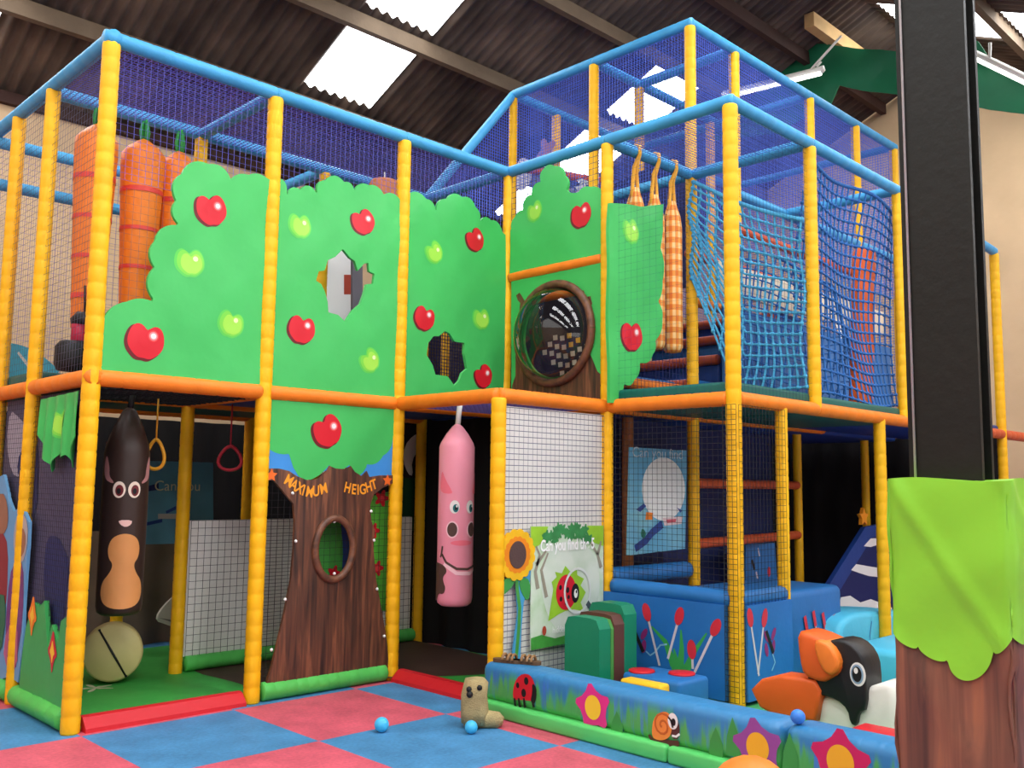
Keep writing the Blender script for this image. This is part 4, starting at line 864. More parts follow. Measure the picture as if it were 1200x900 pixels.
# ================================================================== TODDLER POOL
GBL = None
def grass_wall_mat():
    m = bpy.data.materials.new('blue_vinyl_grass_print'); m.use_nodes = True; nt = m.node_tree; b = nt.nodes['Principled BSDF']; b.inputs['Roughness'].default_value = .42
    tc = nt.nodes.new('ShaderNodeTexCoord'); sp = nt.nodes.new('ShaderNodeSeparateXYZ'); nt.links.new(tc.outputs['Object'], sp.inputs[0])
    mp = nt.nodes.new('ShaderNodeMapping'); mp.inputs['Scale'].default_value = (.3, 9, .9); nt.links.new(tc.outputs['Object'], mp.inputs['Vector'])
    n = nt.nodes.new('ShaderNodeTexNoise'); n.inputs['Scale'].default_value = 1.6; n.inputs['Detail'].default_value = 3; nt.links.new(mp.outputs['Vector'], n.inputs['Vector'])
    def mth(op, a, bv):
        q = nt.nodes.new('ShaderNodeMath'); q.operation = op
        for i, x in enumerate((a, bv)):
            if isinstance(x, (int, float)): q.inputs[i].default_value = x
            else: nt.links.new(x, q.inputs[i])
        return q.outputs[0]
    # painted blades: printed green reaches up to a ragged height
    h = mth('SUBTRACT', mth('MULTIPLY', n.outputs['Fac'], .80), mth('MULTIPLY', sp.outputs['Z'], 1.0))
    r = nt.nodes.new('ShaderNodeMapRange'); r.inputs['From Min'].default_value = .135; r.inputs['From Max'].default_value = .235; nt.links.new(h, r.inputs['Value'])
    mx = nt.nodes.new('ShaderNodeMix'); mx.data_type = 'RGBA'; mx.inputs[6].default_value = (*lin((48, 124, 178)), 1); mx.inputs[7].default_value = (*lin((78, 170, 86)), 1); r4 = nt.nodes.new('ShaderNodeMapRange'); r4.inputs['From Min'].default_value = .31; r4.inputs['From Max'].default_value = .24; nt.links.new(sp.outputs['Z'], r4.inputs['Value']); nt.links.new(mth('MULTIPLY', r.outputs[0], r4.outputs[0]), mx.inputs[0])
    mp2 = nt.nodes.new('ShaderNodeMapping'); mp2.inputs['Scale'].default_value = (.3, 14, 1.2); mp2.inputs['Location'].default_value = (3, 1, 2); nt.links.new(tc.outputs['Object'], mp2.inputs['Vector'])
    n2 = nt.nodes.new('ShaderNodeTexNoise'); n2.inputs['Scale'].default_value = 1.5; nt.links.new(mp2.outputs['Vector'], n2.inputs['Vector'])
    r2 = nt.nodes.new('ShaderNodeMapRange'); r2.inputs['From Min'].default_value = .55; r2.inputs['From Max'].default_value = .68; r2.inputs['To Max'].default_value = .75; nt.links.new(n2.outputs['Fac'], r2.inputs['Value'])
    mx2 = nt.nodes.new('ShaderNodeMix'); mx2.data_type = 'RGBA'; mx2.inputs[7].default_value = (*lin((66, 110, 224)), 1); nt.links.new(mx.outputs[2], mx2.inputs[6])
    # keep the streaks off the plain top
    r3 = nt.nodes.new('ShaderNodeMapRange'); r3.inputs['From Min'].default_value = .31; r3.inputs['From Max'].default_value = .25; nt.links.new(sp.outputs['Z'], r3.inputs['Value'])
    nt.links.new(mth('MULTIPLY', r2.outputs[0], r3.outputs[0]), mx2.inputs[0]); nt.links.new(mx2.outputs[2], b.inputs['Base Color'])
    n3 = nt.nodes.new('ShaderNodeTexNoise'); n3.inputs['Scale'].default_value = 2.2; nt.links.new(mp.outputs['Vector'], n3.inputs['Vector'])
    bp = nt.nodes.new('ShaderNodeBump'); bp.inputs['Strength'].default_value = .25; bp.inputs['Distance'].default_value = .03; nt.links.new(n3.outputs['Fac'], bp.inputs['Height']); nt.links.new(bp.outputs['Normal'], b.inputs['Normal'])
    return m
GW = grass_wall_mat(); KERB = mat('bright_green_vinyl', (92, 206, 110), .42, .1, 14, .05, 3)
LWX0, LWX1, LWZ = 2.21, 2.45, .332
t = thing('padded_pool_wall', 'low blue padded wall printed with grass, ladybird, flowers and snail', 'padded wall', (LWX0, -1.3, 0))
def lw(y0, y1, name, lab=None):
    mb = MB(); mb.rbox((LWX0, y1, .085), (LWX1, y0, LWZ), GW, .055, 4)
    return mb
DEC = Plane(0, LWX0-.001, 0, 0); P = DEC.pxs
HOT = mat('hot_pink_print', (226, 50, 136), .45); SNO = mat('snail_orange_print', (236, 140, 62), .45); SNB = mat('snail_brown_print', (84, 48, 44), .45); HOT2 = mat('purple_pink_print', (150, 74, 150), .45); HOTR = mat('raspberry_print', (206, 36, 96), .45)
mb = lw(-1.235, -3.46, 'a')
def dl(pts, m, k): layer(mb, DEC, [pts], m, STEP*k, .3)
c1 = DEC.px(615, 806)
dl(smooth(P([(601, 812), (603, 800), (609, 791), (618, 789), (624, 794), (628, 806), (627, 822), (612, 820), (602, 820)]), 1), RED, 1); dl(smooth(P([(624, 800), (629, 805), (629, 818), (626, 826), (622, 822), (624, 812)]), 1), BLACK, 2)
for u, v, r in ((607, 803, .018), (617, 798, .024), (614, 812, .026)): dl(ell(DEC.px(u, v), r*.8, r), BLACK, 2)
for u in (603, 608, 614, 624): dl(strip(P([(u, 818), (u+1, 826), (u+2, 829)]), .008, .012), BLACK, 1.5)
def petal(c, r, m, m2, n=5, rot=.5): dl(smooth(star(c, r*1.02, r*.60, n, rot), 1), m, 1); dl(ell(c, r*.40, r*.46), m2, 2)
YELP = mat('yellow_print', (250, 206, 50), .45)
petal(DEC.px(695, 829), .155, HOT, YELP)
dl(smooth(P([(764, 865), (774, 866), (790, 868), (796, 868), (796, 876), (780, 876), (766, 872), (759, 862), (762, 860)]), 1), SNB, 1); dl(smooth(P([(788, 838), (794, 842), (797, 852), (796, 866), (788, 866), (784, 852)]), 1), SNB, 1.4)
dl(smooth(P([(764, 858), (766, 842), (774, 834), (784, 834), (788, 846), (787, 862), (778, 868), (766, 866)]), 2), SNO, 2); c3 = DEC.px(777, 850); dl(strip([(c3[0]+.07*(1-i/22)*math.cos(i*.55), c3[1]+.075*(1-i/22)*math.sin(i*.55)) for i in range(20)], .006), mat('snail_line', (196, 100, 40), .45), 3)
dl(ell(DEC.px(789, 845), .034, .044), WHITE, 3); dl(ell(DEC.px(790, 846), .014, .02), BLACK, 4); dl(strip(P([(788, 862), (793, 863), (797, 860)]), .006), WHITE, 3)
petal(DEC.px(888, 876), .165, HOT2, mat('amber_print', (240, 176, 40), .45))
for u, v, h in ((722, 846, .13), (838, 872, .15), (858, 872, .20), (925, 892, .2)):
    b0 = DEC.px(u, v+14); dl([(b0[0]-.04, b0[1]), (b0[0]-.03, b0[1]+h*.5), (b0[0]+.005, b0[1]+h), (b0[0]+.05, b0[1]+h*.45), (b0[0]+.05, b0[1])], LFG, .6)
mb.build('pad', t)
mb = lw(-3.475, -5.2, 'b')
petal(DEC.px(985, 893), .175, HOTR, mat('amber_print', (240, 176, 40), .45), 5, .3)
mb.build('pad', t)
mb = MB(); mb.rbox((LWX0-.045, -2.78, 0), (LWX1, -1.235, .095), KERB, .02); mb.build('kerb', t); mb = MB(); mb.rbox((LWX0-.045, -5.2, 0), (LWX1, -2.785, .095), KERB, .02); mb.build('kerb', t)
# sandals on the wall
TAN = mat('tan_leather', (150, 112, 74), .6, .2, 40, .2, 10); TAND = mat('sole_brown', (96, 70, 50), .7)
t = thing('sandal', 'brown sandal lying on the low padded wall by the sunflower', 'sandal', (2.31, -1.40, LWZ))
def sole(mb, c, ang, L, W, h, m):
    pts = [(-.5, 0), (-.45, .32), (-.2, .42), (.1, .40), (.35, .5), (.48, .25), (.5, 0), (.48, -.25), (.35, -.42), (.1, -.36), (-.2, -.40), (-.45, -.3)]
    pts = smooth([(p[0]*L, p[1]*W) for p in pts], 2); ca, sa = math.cos(ang), math.sin(ang); n = len(pts)
    vs = [(c[0]+p[0]*ca-p[1]*sa, c[1]+p[0]*sa+p[1]*ca, c[2]+k*h) for k in (0, 1) for p in pts]
    mb.add(vs, [tuple(range(n))[::-1], tuple(range(n, 2*n))]+[(i, (i+1) % n, n+(i+1) % n, n+i) for i in range(n)], m, False)
for k_, (x, y) in enumerate(((2.31, -1.38), (2.37, -1.50))):
    if k_:
        t = thing('sandal', 'second brown sandal on the low padded wall, nearer the green seat', 'sandal', (x, y, LWZ))
    mb = MB(); sole(mb, (x, y, LWZ+.001), -1.2, .21, .085, .022, TAND); mb.build('sole', t)
    mb = MB(); d = Vector((math.cos(-1.2), math.sin(-1.2), 0)); nn = Vector((-d.y, d.x, 0)); b0 = Vector((x, y, LWZ+.02))
    for f in (.05, .02, -.02): mb.sweep([b0+d*f+nn*(.04*math.cos(a))+Vector((0, 0, .035*math.sin(a))) for a in [PI*i/8 for i in range(9)]], .010, TAN, 6)
    mb.build('straps', t)
# cattail wall
t = thing('padded_barrier', 'blue padded barrier printed with red bulrushes round the toddler pool', 'padded wall', (3.6, -BY, 0))
C0 = Plane(0, 3.6-.07, .004, 2); C1 = Plane(1, -2*BY-.075, .003, 2)
RUSH = mat('bulrush_red_print', (206, 44, 62), .45); STEM = mat('bulrush_stem_print', (206, 196, 206), .45); BLD = mat('reed_green_print', (56, 156, 76), .45); DFP = mat('dragonfly_purple_print', (140, 40, 110), .45)
mb = MB(); BLW = mat('pool_blue_vinyl', (34, 106, 180), .45, .12, 10, .08, 3)
layer(mb, C0, [[(BY+.02, .05), (2*BY-.05, .05), (2*BY-.05, .70), (BY+.02, .70)]], BLW, 0, .1, .10)
P = C0.pxs
def cat(pl, top, bot, k=1, r=.038):
    a, b = pl.px(*top), pl.px(*bot); d = math.hypot(a[0]-b[0], a[1]-b[1]); h = (a[0]+(b[0]-a[0])*.12/d*1.1, a[1]+(b[1]-a[1])*.12/d*1.1)
    layer(mb, pl, [strip([h, b], .010)], STEM, STEP*k, .2); layer(mb, pl, [ell(((a[0]+h[0])/2, (a[1]+h[1])/2), .068, r, math.atan2(a[1]-b[1], a[0]-b[0]))], RUSH, STEP*(k+1), .2)
for a, b in (((756, 707), (773, 780)), ((799, 712), (783, 772)), ((843, 726), (814, 788)), ((810, 750), (812, 784))): cat(C0, a, b)
for pts in ([(764, 734), (780, 752), (790, 780)], [(798, 738), (799, 760), (797, 786)], [(828, 742), (812, 766), (804, 786)], [(790, 760), (796, 790)], [(776, 745), (786, 765), (792, 784)]): layer(mb, C0, [strip(P(pts), .006, .034)], BLD, STEP*.6, .2)
def dragonfly(pl, u, v, s=1):
    c_ = pl.px(u, v)
    for dx, dy, rt in ((-.045, .04, .6), (.05, .05, -.6), (-.05, -.05, .2), (.045, -.04, -.2)): layer(mb, pl, [ell((c_[0]+dx*s, c_[1]+dy*s), .05*s, .022*s, PI/2+rt)], DFP, STEP*2, .2)
    layer(mb, pl, [strip([(c_[0]-.05*s, c_[1]+.08*s), (c_[0]+.04*s, c_[1]-.08*s)], .016*s)], BLACK, STEP*3, .2)
dragonfly(C0, 749, 750); layer(mb, C0, [strip(P([(757, 763), (762, 768), (768, 764), (774, 756), (782, 755)]), .006)], mat('pale_trail_print', (130, 184, 214), .5), STEP, .2)
layer(mb, C0, [ell(C0.px(739, 735), .045, .07)], RED, STEP*2, .2); layer(mb, C0, [ell(C0.px(734, 735), .02, .06)], YELP, STEP*2.5, .2)
mb.build('pad', t)
mb = MB(); layer(mb, C1, [[(3.62, .05), (4.24, .05), (4.24, .70), (3.62, .70)]], BLW, 0, .1, .08); P = C1.pxs
for a, b in (((877, 713), (889, 792)), ((897, 713), (888, 790))): cat(C1, a, b)
dragonfly(C1, 902, 752); layer(mb, C1, [strip(P([(905, 766), (908, 776), (904, 786)]), .006)], mat('pale_trail_print', (130, 184, 214), .5), STEP, .2)
mb.build('pad', t)
mb = MB(); mb.foam((3.6, -BY-.08, .745), (3.6, -2*BY+.02, .735), .062, BLUEV, .6); mb.build('top_roll', t); mb = MB(); mb.foam((3.62, -2*BY, .735), (4.22, -2*BY, .735), .062, BLUEV, .6); mb.build('top_roll', t)
mb = MB(); mb.foam((3.66, -BY+.02, .80), (4.72, -BY+.02, .80), .075, BLUEV, .6); tag(mb.build('bolster'), 'blue padded bolster lying below the blue poster', 'bolster')
# small blue picture pad beyond
BP = Plane(1, -.95, 0, 0); mb = MB(); layer(mb, BP, [BP.pxs([(874, 637), (908, 636), (912, 700), (874, 702)])], BLUEV, 0, .2, .06)
P = BP.pxs
layer(mb, BP, [strip(P([(881, 656), (884, 667)]), .02)], BLACK, STEP, 0); layer(mb, BP, [strip(P([(886, 670), (888, 680), (886, 690)]), .012)], STEM, STEP, 0); layer(mb, BP, [ell(BP.px(901, 670), .03, .05)], RUSH, STEP, 0); layer(mb, BP, [strip(P([(890, 652), (888, 642)]), .01)], STEM, STEP, 0)
tag(mb.build('picture_pad'), 'small blue picture pad seen through the net beyond the barrier', 'pad')
# toddler mat
mb = MB(); mb.rbox((2.62, -5.2, 0), (6.3, -BY-.10, .02), mat('pool_floor_green', (64, 150, 84), .5, .1, 14, .1, 3), .008); tag(mb.build('toddler_mat'), 'green floor mat inside the toddler pool', 'mat')
# green seat
GSV = mat('jade_green_vinyl', (22, 132, 98), .45, .1, 12, .06, 3); GSE = mat('leaf_green_edge_vinyl', (78, 150, 74), .45, .1, 12); SBR = mat('maroon_brown_vinyl', (96, 58, 52), .45, .1, 12)
t = thing('soft_seat', 'jade green soft seat of upright foam slabs behind the low wall', 'seat', (3.1, -1.5, .02))
def slab(x0, x1, y0, y1, z1, m, name):
    mb = MB(); pts = [(y0, .02), (y1, .02), (y1, z1-.07), (y1-.03*(1 if y1 > y0 else -1), z1-.01), (y1-.09*(1 if y1 > y0 else -1), z1), (y0+.09*(1 if y1 > y0 else -1), z1), (y0+.03*(1 if y1 > y0 else -1), z1-.01), (y0, z1-.07)]
    n = len(pts); vs = [(x, p[0], p[1]) for x in (x0, x1) for p in pts]
    mb.add(vs, [tuple(range(n)), tuple(range(n, 2*n))[::-1]]+[(i, (i+1) % n, n+(i+1) % n, n+i) for i in range(n)], m, False); return mb.build(name, t)
slab(2.86, 2.98, -1.40, -1.72, .60, GSV, 'front_slab'); slab(2.98, 3.01, -1.395, -1.725, .595, GSE, 'edge_band'); slab(3.01, 3.12, -1.39, -1.73, .62, SBR, 'middle_slab'); slab(3.12, 3.26, -1.40, -1.73, .68, GSV, 'rear_slab')
# blue play block with red discs
t = thing('play_block', 'blue play block with two red discs on top and a yellow front pad', 'play block', (3.2, -2.1, .02))
bc2 = at(777, 790, 2, .25)
mb = MB(); mb.rbox((bc2.x-.15, bc2.y-.24, .02), (bc2.x+.2, bc2.y+.24, .25), BLUEV, .03); mb.build('block', t)
mb = MB(); mb.rbox((bc2.x-.27, bc2.y-.17, .02), (bc2.x-.15, bc2.y+.16, .235), YELV, .02); mb.build('front_pad', t)
for u, v in ((752, 787), (799, 790)): p = at(u, v, 2, .25); mb = MB(); mb.lathe([(.088, .247), (.092, .255), (.088, .263), (.03, .265)], (p.x, p.y, 0), REDV, 28); mb.build('disc', t)
# puffin
def prism(mb, pl, pts, m, off, depth, bev=.03):
    """thick foam cut-out with rounded edges"""
    bm = bmesh.new(); vs = [bm.verts.new((p[0], p[1], 0)) for p in pts]; f = bm.faces.new(vs); f.normal_update()
    if f.normal.z < 0: f.normal_flip()
    r = bmesh.ops.extrude_face_region(bm, geom=[f]); up_ = [v for v in r['geom'] if isinstance(v, bmesh.types.BMVert)]
    for v in up_: v.co.z += depth
    bm.normal_update()
    ed = [e for e in bm.edges if abs(e.verts[0].co.z-e.verts[1].co.z) < 1e-6]
    bmesh.ops.bevel(bm, geom=ed, offset=bev, segments=3, profile=.5, affect='EDGES', clamp_overlap=True)
    bmesh.ops.recalc_face_normals(bm, faces=bm.faces[:])
    mb.add_bm(bm, m, lambda q: pl.w(q.x, q.y, off-depth+q.z), True)
PP = Plane(0, 3.08, 0, 0); P = PP.pxs
t = thing('puffin_cushion', 'big soft puffin with orange beak and round eye in the toddler pool', 'soft toy', (3.15, -3.4, .02))
BVN = mat('black_vinyl', (28, 28, 30), .4, .1, 12); WVN = mat('white_vinyl', (232, 230, 220), .42, .1, 12, .05, 4)
mb = MB(); prism(mb, PP, smooth(P([(953, 900), (952, 838), (960, 818), (975, 812), (1000, 812), (1030, 800), (1050, 800), (1052, 900)]), 2), WVN, .02, .30, .05); mb.build('body', t)
mb = MB(); prism(mb, PP, smooth(P([(950, 792), (970, 755), (982, 747), (1000, 751), (1014, 765), (1020, 785), (1020, 830), (1011, 833), (1008, 850), (1001, 846), (998, 830), (985, 818), (962, 812), (952, 802)]), 1), BVN, .06, .22, .03); hd = mb.build('head', t)
mb = MB(); prism(mb, PP, smooth(P([(942, 737), (958, 741), (974, 748), (985, 756), (994, 778), (990, 788), (980, 794), (972, 798), (950, 790), (945, 770)]), 1), ORAV, .10, .26, .03); prism(mb, PP, smooth(P([(967, 746), (983, 752), (994, 770), (992, 784), (984, 789), (976, 784), (968, 768), (965, 755)]), 1), mat('light_orange_vinyl', (238, 126, 44), .45, .1, 12), .125, .28, .02); mb.build('beak', hd)
mb = MB(); ec = PP.px(1007, 788); ec = (ec[0]+.02, ec[1]); layer(mb, PP, [ell(ec, .047, .066)], WHITE, .062, 0); layer(mb, PP, [ell((ec[0]-.003, ec[1]), .037, .054)], mat('grey_blue_iris', (140, 170, 196), .4), .064, 0); layer(mb, PP, [ell((ec[0]-.004, ec[1]), .028, .043)], BLACK, .066, 0); layer(mb, PP, [ell((ec[0]-.008, ec[1]+.02), .012, .017)], WHITE, .068, 0); mb.build('eye', hd)
OP = Plane(0, 3.0, 0, 0); P = OP.pxs; mb = MB(); prism(mb, OP, P([(879, 808), (891, 796), (912, 791), (954, 797), (961, 810), (955, 846), (925, 842), (905, 838), (889, 829)]), ORAV, 0, .18, .022); tag(mb.build('orange_cushion'), 'orange lozenge shaped foam cushion lying left of the puffin', 'cushion')
RP = Plane(0, 2.78, 0, 0); P = RP.pxs; t = thing('bat_cushion', 'flat red cushion with a yellow middle in front of the puffin', 'cushion', (2.8, -3.6, .3))
mb = MB(); mb.rbox((2.50, -4.2, .235), (2.74, at(996, 852, 2, .29).y, .29), REDV, .02); mb.build('cushion', t); mb = MB(); mb.rbox((2.492, -4.1, .243), (2.51, at(1010, 855, 2, .29).y, .282), YELV, .006); mb.build('stripe', t)
mb = MB(); mb.rbox((2.50, -4.2, .02), (2.74, -3.62, .234), BLUEV, .03); tag(mb.build('step_block'), 'blue foam block carrying the red and yellow cushion', 'block')
BALLB = mat('ball_blue', (60, 130, 220), .35); BALLC = mat('ball_cyan', (70, 184, 230), .35)
def ball(p, r, m, label):
    mb = MB(); mb.ball(p, r, m); tag(mb.build('play_ball'), label, 'ball', 'small plastic play balls')
p = at(935, 840, 2, LWZ+.037); ball((min(p.x, LWX1-.045), p.y, LWZ+.037), .037, BALLB, 'small blue ball on the low wall below the orange cushion')
p = at(552, 860, 2, 0); ball((p.x, p.y, .04), .04, BALLC, 'cyan ball on the floor beside the beige slipper')
p = at(447, 858, 2, 0); ball((p.x, p.y, .045), .045, BALLC, 'cyan ball alone on the blue floor tile')
# right hand pads
t = thing('corner_pad', 'blue padded corner block printed with red rushes right of the netted bay', 'pad', (4.7, -2.0, .02))
CB = Plane(1, -2.16, 0, 0)
mb = MB(); mb.rbox((4.34, -2.15, .02), (at(988, 720, 1, -2.15).x, -1.35, .70), BLUEV, .06, 4)
for u, v in ((945, 730), (955, 724), (966, 726), (979, 728)): layer(mb, CB, [strip(CB.pxs([(u-2, v-8), (u+1, v+10)]), .022)], RUSH, STEP, 0); layer(mb, CB, [strip(CB.pxs([(u+1, v+10), (u+1, v+22)]), .01)], STEM, STEP, 0)
mb.build('block', t)
t = thing('arch_cushion', 'light cyan arched foam cushion beside the wooden tree column', 'cushion', (5.6, -2.4, .02))
AR = Plane(1, -2.30, 0, 0); mb = MB(); prism(mb, AR, smooth(AR.pxs([(984, 790), (984, 738), (992, 724), (1010, 717), (1060, 716), (1100, 720), (1120, 790)]), 1), CYANV, 0, .5, .05); mb.build('arch', t)
mb = MB(); layer(mb, AR, [strip(AR.pxs([(1021, 728), (1019, 745), (1020, 762), (1060, 764)]), .006)], BLUEV, .004, 0); mb.build('seam', t)
mb = MB(); mb.rbox((4.6, -3.35, .02), (5.6, -2.62, .36), CYANV, .05); tag(mb.build('base_cushion'), 'low cyan foam block behind the puffin', 'block')
DM = Plane(1, -1.35, 0, 0); P = DM.pxs
t = thing('slide_side', 'dark blue sloping slide side painted with white waves in the right bay', 'slide', (6.5, -1.3, 0))
mb = MB(); layer(mb, DM, [P([(955, 712), (1014, 618), (1100, 600), (1100, 740), (955, 740)])], DKBLUE, 0, .2, .05); layer(mb, DM, [P([(972, 712), (1022, 630), (1100, 610), (1100, 735), (972, 735)])], mat('deep_navy_print', (20, 36, 92), .55), STEP, 0)
for pts in ([(1012, 640), (1020, 631), (1045, 630), (1045, 640), (1030, 638), (1020, 641)], [(997, 668), (1003, 661), (1020, 664), (1045, 668), (1045, 678), (1018, 675), (1008, 672)], [(982, 712), (985, 700), (996, 698), (1008, 706), (1020, 702), (1045, 712), (1045, 718), (1000, 716)]): layer(mb, DM, [P(pts)], WHITE, STEP*2, 0)
mb.build('side', t)
SGN = Plane(1, -1.42, 0, 0); mb = MB(); layer(mb, SGN, [star(SGN.px(1013, 606), .10, .05, 5)], mat('amber_vinyl', (240, 150, 30), .5), 0, 0, .04); mb.build('star_trim', t)

# slipper boot by the post
FUZ = mat('fuzzy_beige_fabric', (176, 158, 112), .95, .6, 120, .2, 14)
t = thing('slipper_boot', 'fuzzy beige animal slipper boot standing against the yellow post', 'slipper', (2.05, -1.45, 0))
b0 = at(556, 852, 2, 0); dx = _rt0
mb = MB(); mb.sweep([b0+Vector((0, 0, .03)), b0+Vector((0, 0, .10))+dx*-.0, b0+Vector((0, 0, .20))-dx*.005, b0+Vector((0, 0, .285))+dx*.01, b0+Vector((0, 0, .30))+dx*.01], [.085, .088, .082, .075, .05], FUZ, 16)
mb.sweep([b0+Vector((0, 0, .045))-dx*.07, b0+Vector((0, 0, .05)), b0+Vector((0, 0, .05))+dx*.08, b0+Vector((0, 0, .045))+dx*.15, b0+Vector((0, 0, .04))+dx*.18], [.04, .05, .055, .05, .025], FUZ, 14); mb.build('boot', t)
mb = MB(); fwd = Vector((-_fw.x, -_fw.y, 0)).normalized()
for s_, z in ((-.035, .245), (.03, .255)): mb.ball(b0+fwd*.07+dx*s_+Vector((0, 0, z)), .018, BLACK, sub=2)
mb.ball(b0+fwd*.075+dx*-.03+Vector((0, 0, .215)), .022, BLACK, sub=2); mb.build('face', t)
# orange ball in front
mb = MB(); op = at(880, 889, 2, .37); mb.ball((op.x, op.y, .19), .19, mat('orange_ball_vinyl', (244, 130, 44), .4, 0, 60, .05, 4)); tag(mb.build('large_ball'), 'large orange ball at the bottom edge in front of the low wall', 'ball')

# ================================================================== UPPER RIGHT BAYS
def gingham():
    m = bpy.data.materials.new('orange_gingham'); m.use_nodes = True; nt = m.node_tree; b = nt.nodes['Principled BSDF']; b.inputs['Roughness'].default_value = .7
    uv = nt.nodes.new('ShaderNodeTexCoord'); sp = nt.nodes.new('ShaderNodeSeparateXYZ'); nt.links.new(uv.outputs['Object'], sp.inputs[0])
    def mth(op, a, bv=None):
        q = nt.nodes.new('ShaderNodeMath'); q.operation = op
        for i, x in enumerate((a, bv)):
            if x is None: continue
            if isinstance(x, (int, float)): q.inputs[i].default_value = x
            else: nt.links.new(x, q.inputs[i])
        return q.outputs[0]
    ang = mth('DIVIDE', mth('ARCTAN2', sp.outputs['Y'], sp.outputs['X']), PI/5)
    fa = mth('GREATER_THAN', mth('FRACT', ang), .5); fz = mth('GREATER_THAN', mth('FRACT', mth('DIVIDE', sp.outputs['Z'], .10)), .5)
    s_ = mth('DIVIDE', mth('ADD', fa, fz), 2)
    r = nt.nodes.new('ShaderNodeValToRGB'); e = r.color_ramp.elements; r.color_ramp.interpolation = 'CONSTANT'; e.new(.4); e.new(.8)
    e[0].position = 0; e[0].color = (*lin((250, 206, 140)), 1); e[1].position = .4; e[1].color = (*lin((240, 158, 66)), 1); e[2].position = .8
    for q_ in (2, 3): e[q_].color = (*lin((226, 116, 30)), 1)
    nt.links.new(s_, r.inputs[0]); nt.links.new(r.outputs[0], b.inputs['Base Color']); return m
GIN = gingham(); GINS = mat('gingham_strap', (244, 178, 60), .7)
for x, y, l in ((3.97, -BY+.0, 'gingham hanging bag, leftmost of three, mostly behind the tall leafy panel'), (4.24, -BY+.0, 'gingham hanging bag, middle of three, behind the tall leafy panel edge'), (4.50, -BY+.0, 'gingham hanging bag nearest the tower post, seen full length')):
    t = thing('gingham_bag', l, 'hanging bag', (x, y, 2.7), 'orange gingham hanging bags')
    mb = MB(); r = .088; mb.lathe([(.02, 2.68), (r*.8, 2.69), (r, 2.73), (r*1.02, 3.2), (r, 3.8), (r*.85, 3.90), (r*.5, 4.0), (r*.4, 4.04)], (x, y, 0), GIN, 24); mb.build('bag', t)
    mb = MB()
    for s_ in (-1, 1): mb.sweep([(x+s_*.05, y, 3.88), (x+s_*.035, y, 4.05), (x+s_*.015, y, 4.22), (x, y-.052, 4.33), (x, y-.05, 4.40), (x, y, 4.415)], .017, GINS, 6)
    mb.build('strap', t)
# stepped platforms
t = thing('padded_steps', 'blue and orange padded steps climbing behind the gingham bags', 'steps', (5.4, -.6, Z1+.1))
ST = [(4.86, 5.35, 2.24, 2.50), (5.35, 5.85, 2.24, 2.78), (5.85, 6.4, 2.24, 3.06), (6.4, 7.0, 2.24, 3.34)]
for i, (x0, x1, z0, z1) in enumerate(ST):
    mb = MB(); mb.rbox((x0+.02, -1.08, z0), (x1, .1, z1), BLUEV if i % 2 == 0 else DKBLUE, .03); st = mb.build('step', t)
    mb = MB(); mb.foam((x0, -1.08, z1-.06), (x0, .1, z1-.06), .05, REDF, .15); mb.build('nosing', st)
mb = MB(); mb.rbox((3.68, -1.04, 2.28), (4.76, -.68, 2.46), BLUEV, .04); tag(mb.build('landing_pad'), 'blue landing pad below the gingham bags', 'pad')
mb = MB(); mb.foam((3.7, -1.08, 2.38), (4.76, -1.08, 2.38), .05, ORA, .15); tag(mb.build('orange_bolster'), 'orange bolster along the front of the blue landing pad', 'bolster')
# space mural
MU = Plane(0, 5.3, 0, 0); P = MU.pxs
mb = MB(); NVM = mat('space_navy_print', (34, 42, 100), .55, 0, 60, .2, 2); layer(mb, MU, [[(-1.1, 3.45), (.9, 3.45), (.9, 4.85), (-1.1, 4.55)]], NVM, 0, 0, .02)
ROCK = mat('moon_grey_print', (206, 200, 200), .55, 0, 60, .15, 8)
layer(mb, MU, [smooth(P([(606, 187), (618, 184), (624, 196), (622, 215), (612, 224), (602, 220)]), 1)], ROCK, STEP, 0); layer(mb, MU, [star(P([(681, 222)])[0], .12, .05, 6)], WHITE, STEP, 0)
layer(mb, MU, [polar(MU.px(640, 176), lambda a: .12+.04*math.sin(4*a), 30)], mat('dusty_pink_print', (164, 116, 140), .55), STEP, 0); layer(mb, MU, [strip(P([(640, 195), (690, 215)]), .02)], WHITE, STEP, 0)
tag(mb.build('space_mural'), 'navy mural with white rock and star behind the upper leafy panel', 'mural')
# orange leaning post pad and toys behind the right rope net
mb = MB(); mb.foam((6.35, -2.0, Z1+.14), (6.62, -1.95, 3.85), .11, ORAV, .3); tag(mb.build('orange_pillar'), 'leaning orange padded pillar behind the dark blue rope net', 'pillar')
mb = MB(); mb.rbox((5.2, -BY-.02, 3.34), (8.8, -BY+.02, 3.64), mat('cream_band_vinyl', (220, 206, 180), .55, .1, 12, .1, 4), .015); tag(mb.build('cream_panel'), 'cream band panel behind the dark blue rope net', 'panel')
BQ = Plane(1, -BY-.07, 0, 0); P = BQ.pxs; mb = MB(); layer(mb, BQ, [[(5.2, 2.25), (8.8, 2.25), (8.8, 3.2), (5.2, 3.2)]], mat('pond_mural_blue', (58, 110, 168), .55, 0, 60, .2, 2), 0, 0, .02)
for u, v, r, m in ((985, 384, .10, WHITE), (1000, 385, .09, mat('faded_pink_print', (206, 160, 160), .55)), (1012, 390, .08, FLO), (1008, 410, .10, mat('peach_print', (226, 150, 96), .55)), (1006, 452, .08, ROCK), (1004, 430, .12, TEAL)): layer(mb, BQ, [polar(BQ.px(u, v), lambda a, r=r: r*(1+.2*math.sin(3*a)), 30)], m, STEP*(1+.1*r), 0)
tag(mb.build('pond_mural'), 'blue mural with small pale and orange animals behind the right rope net', 'mural')

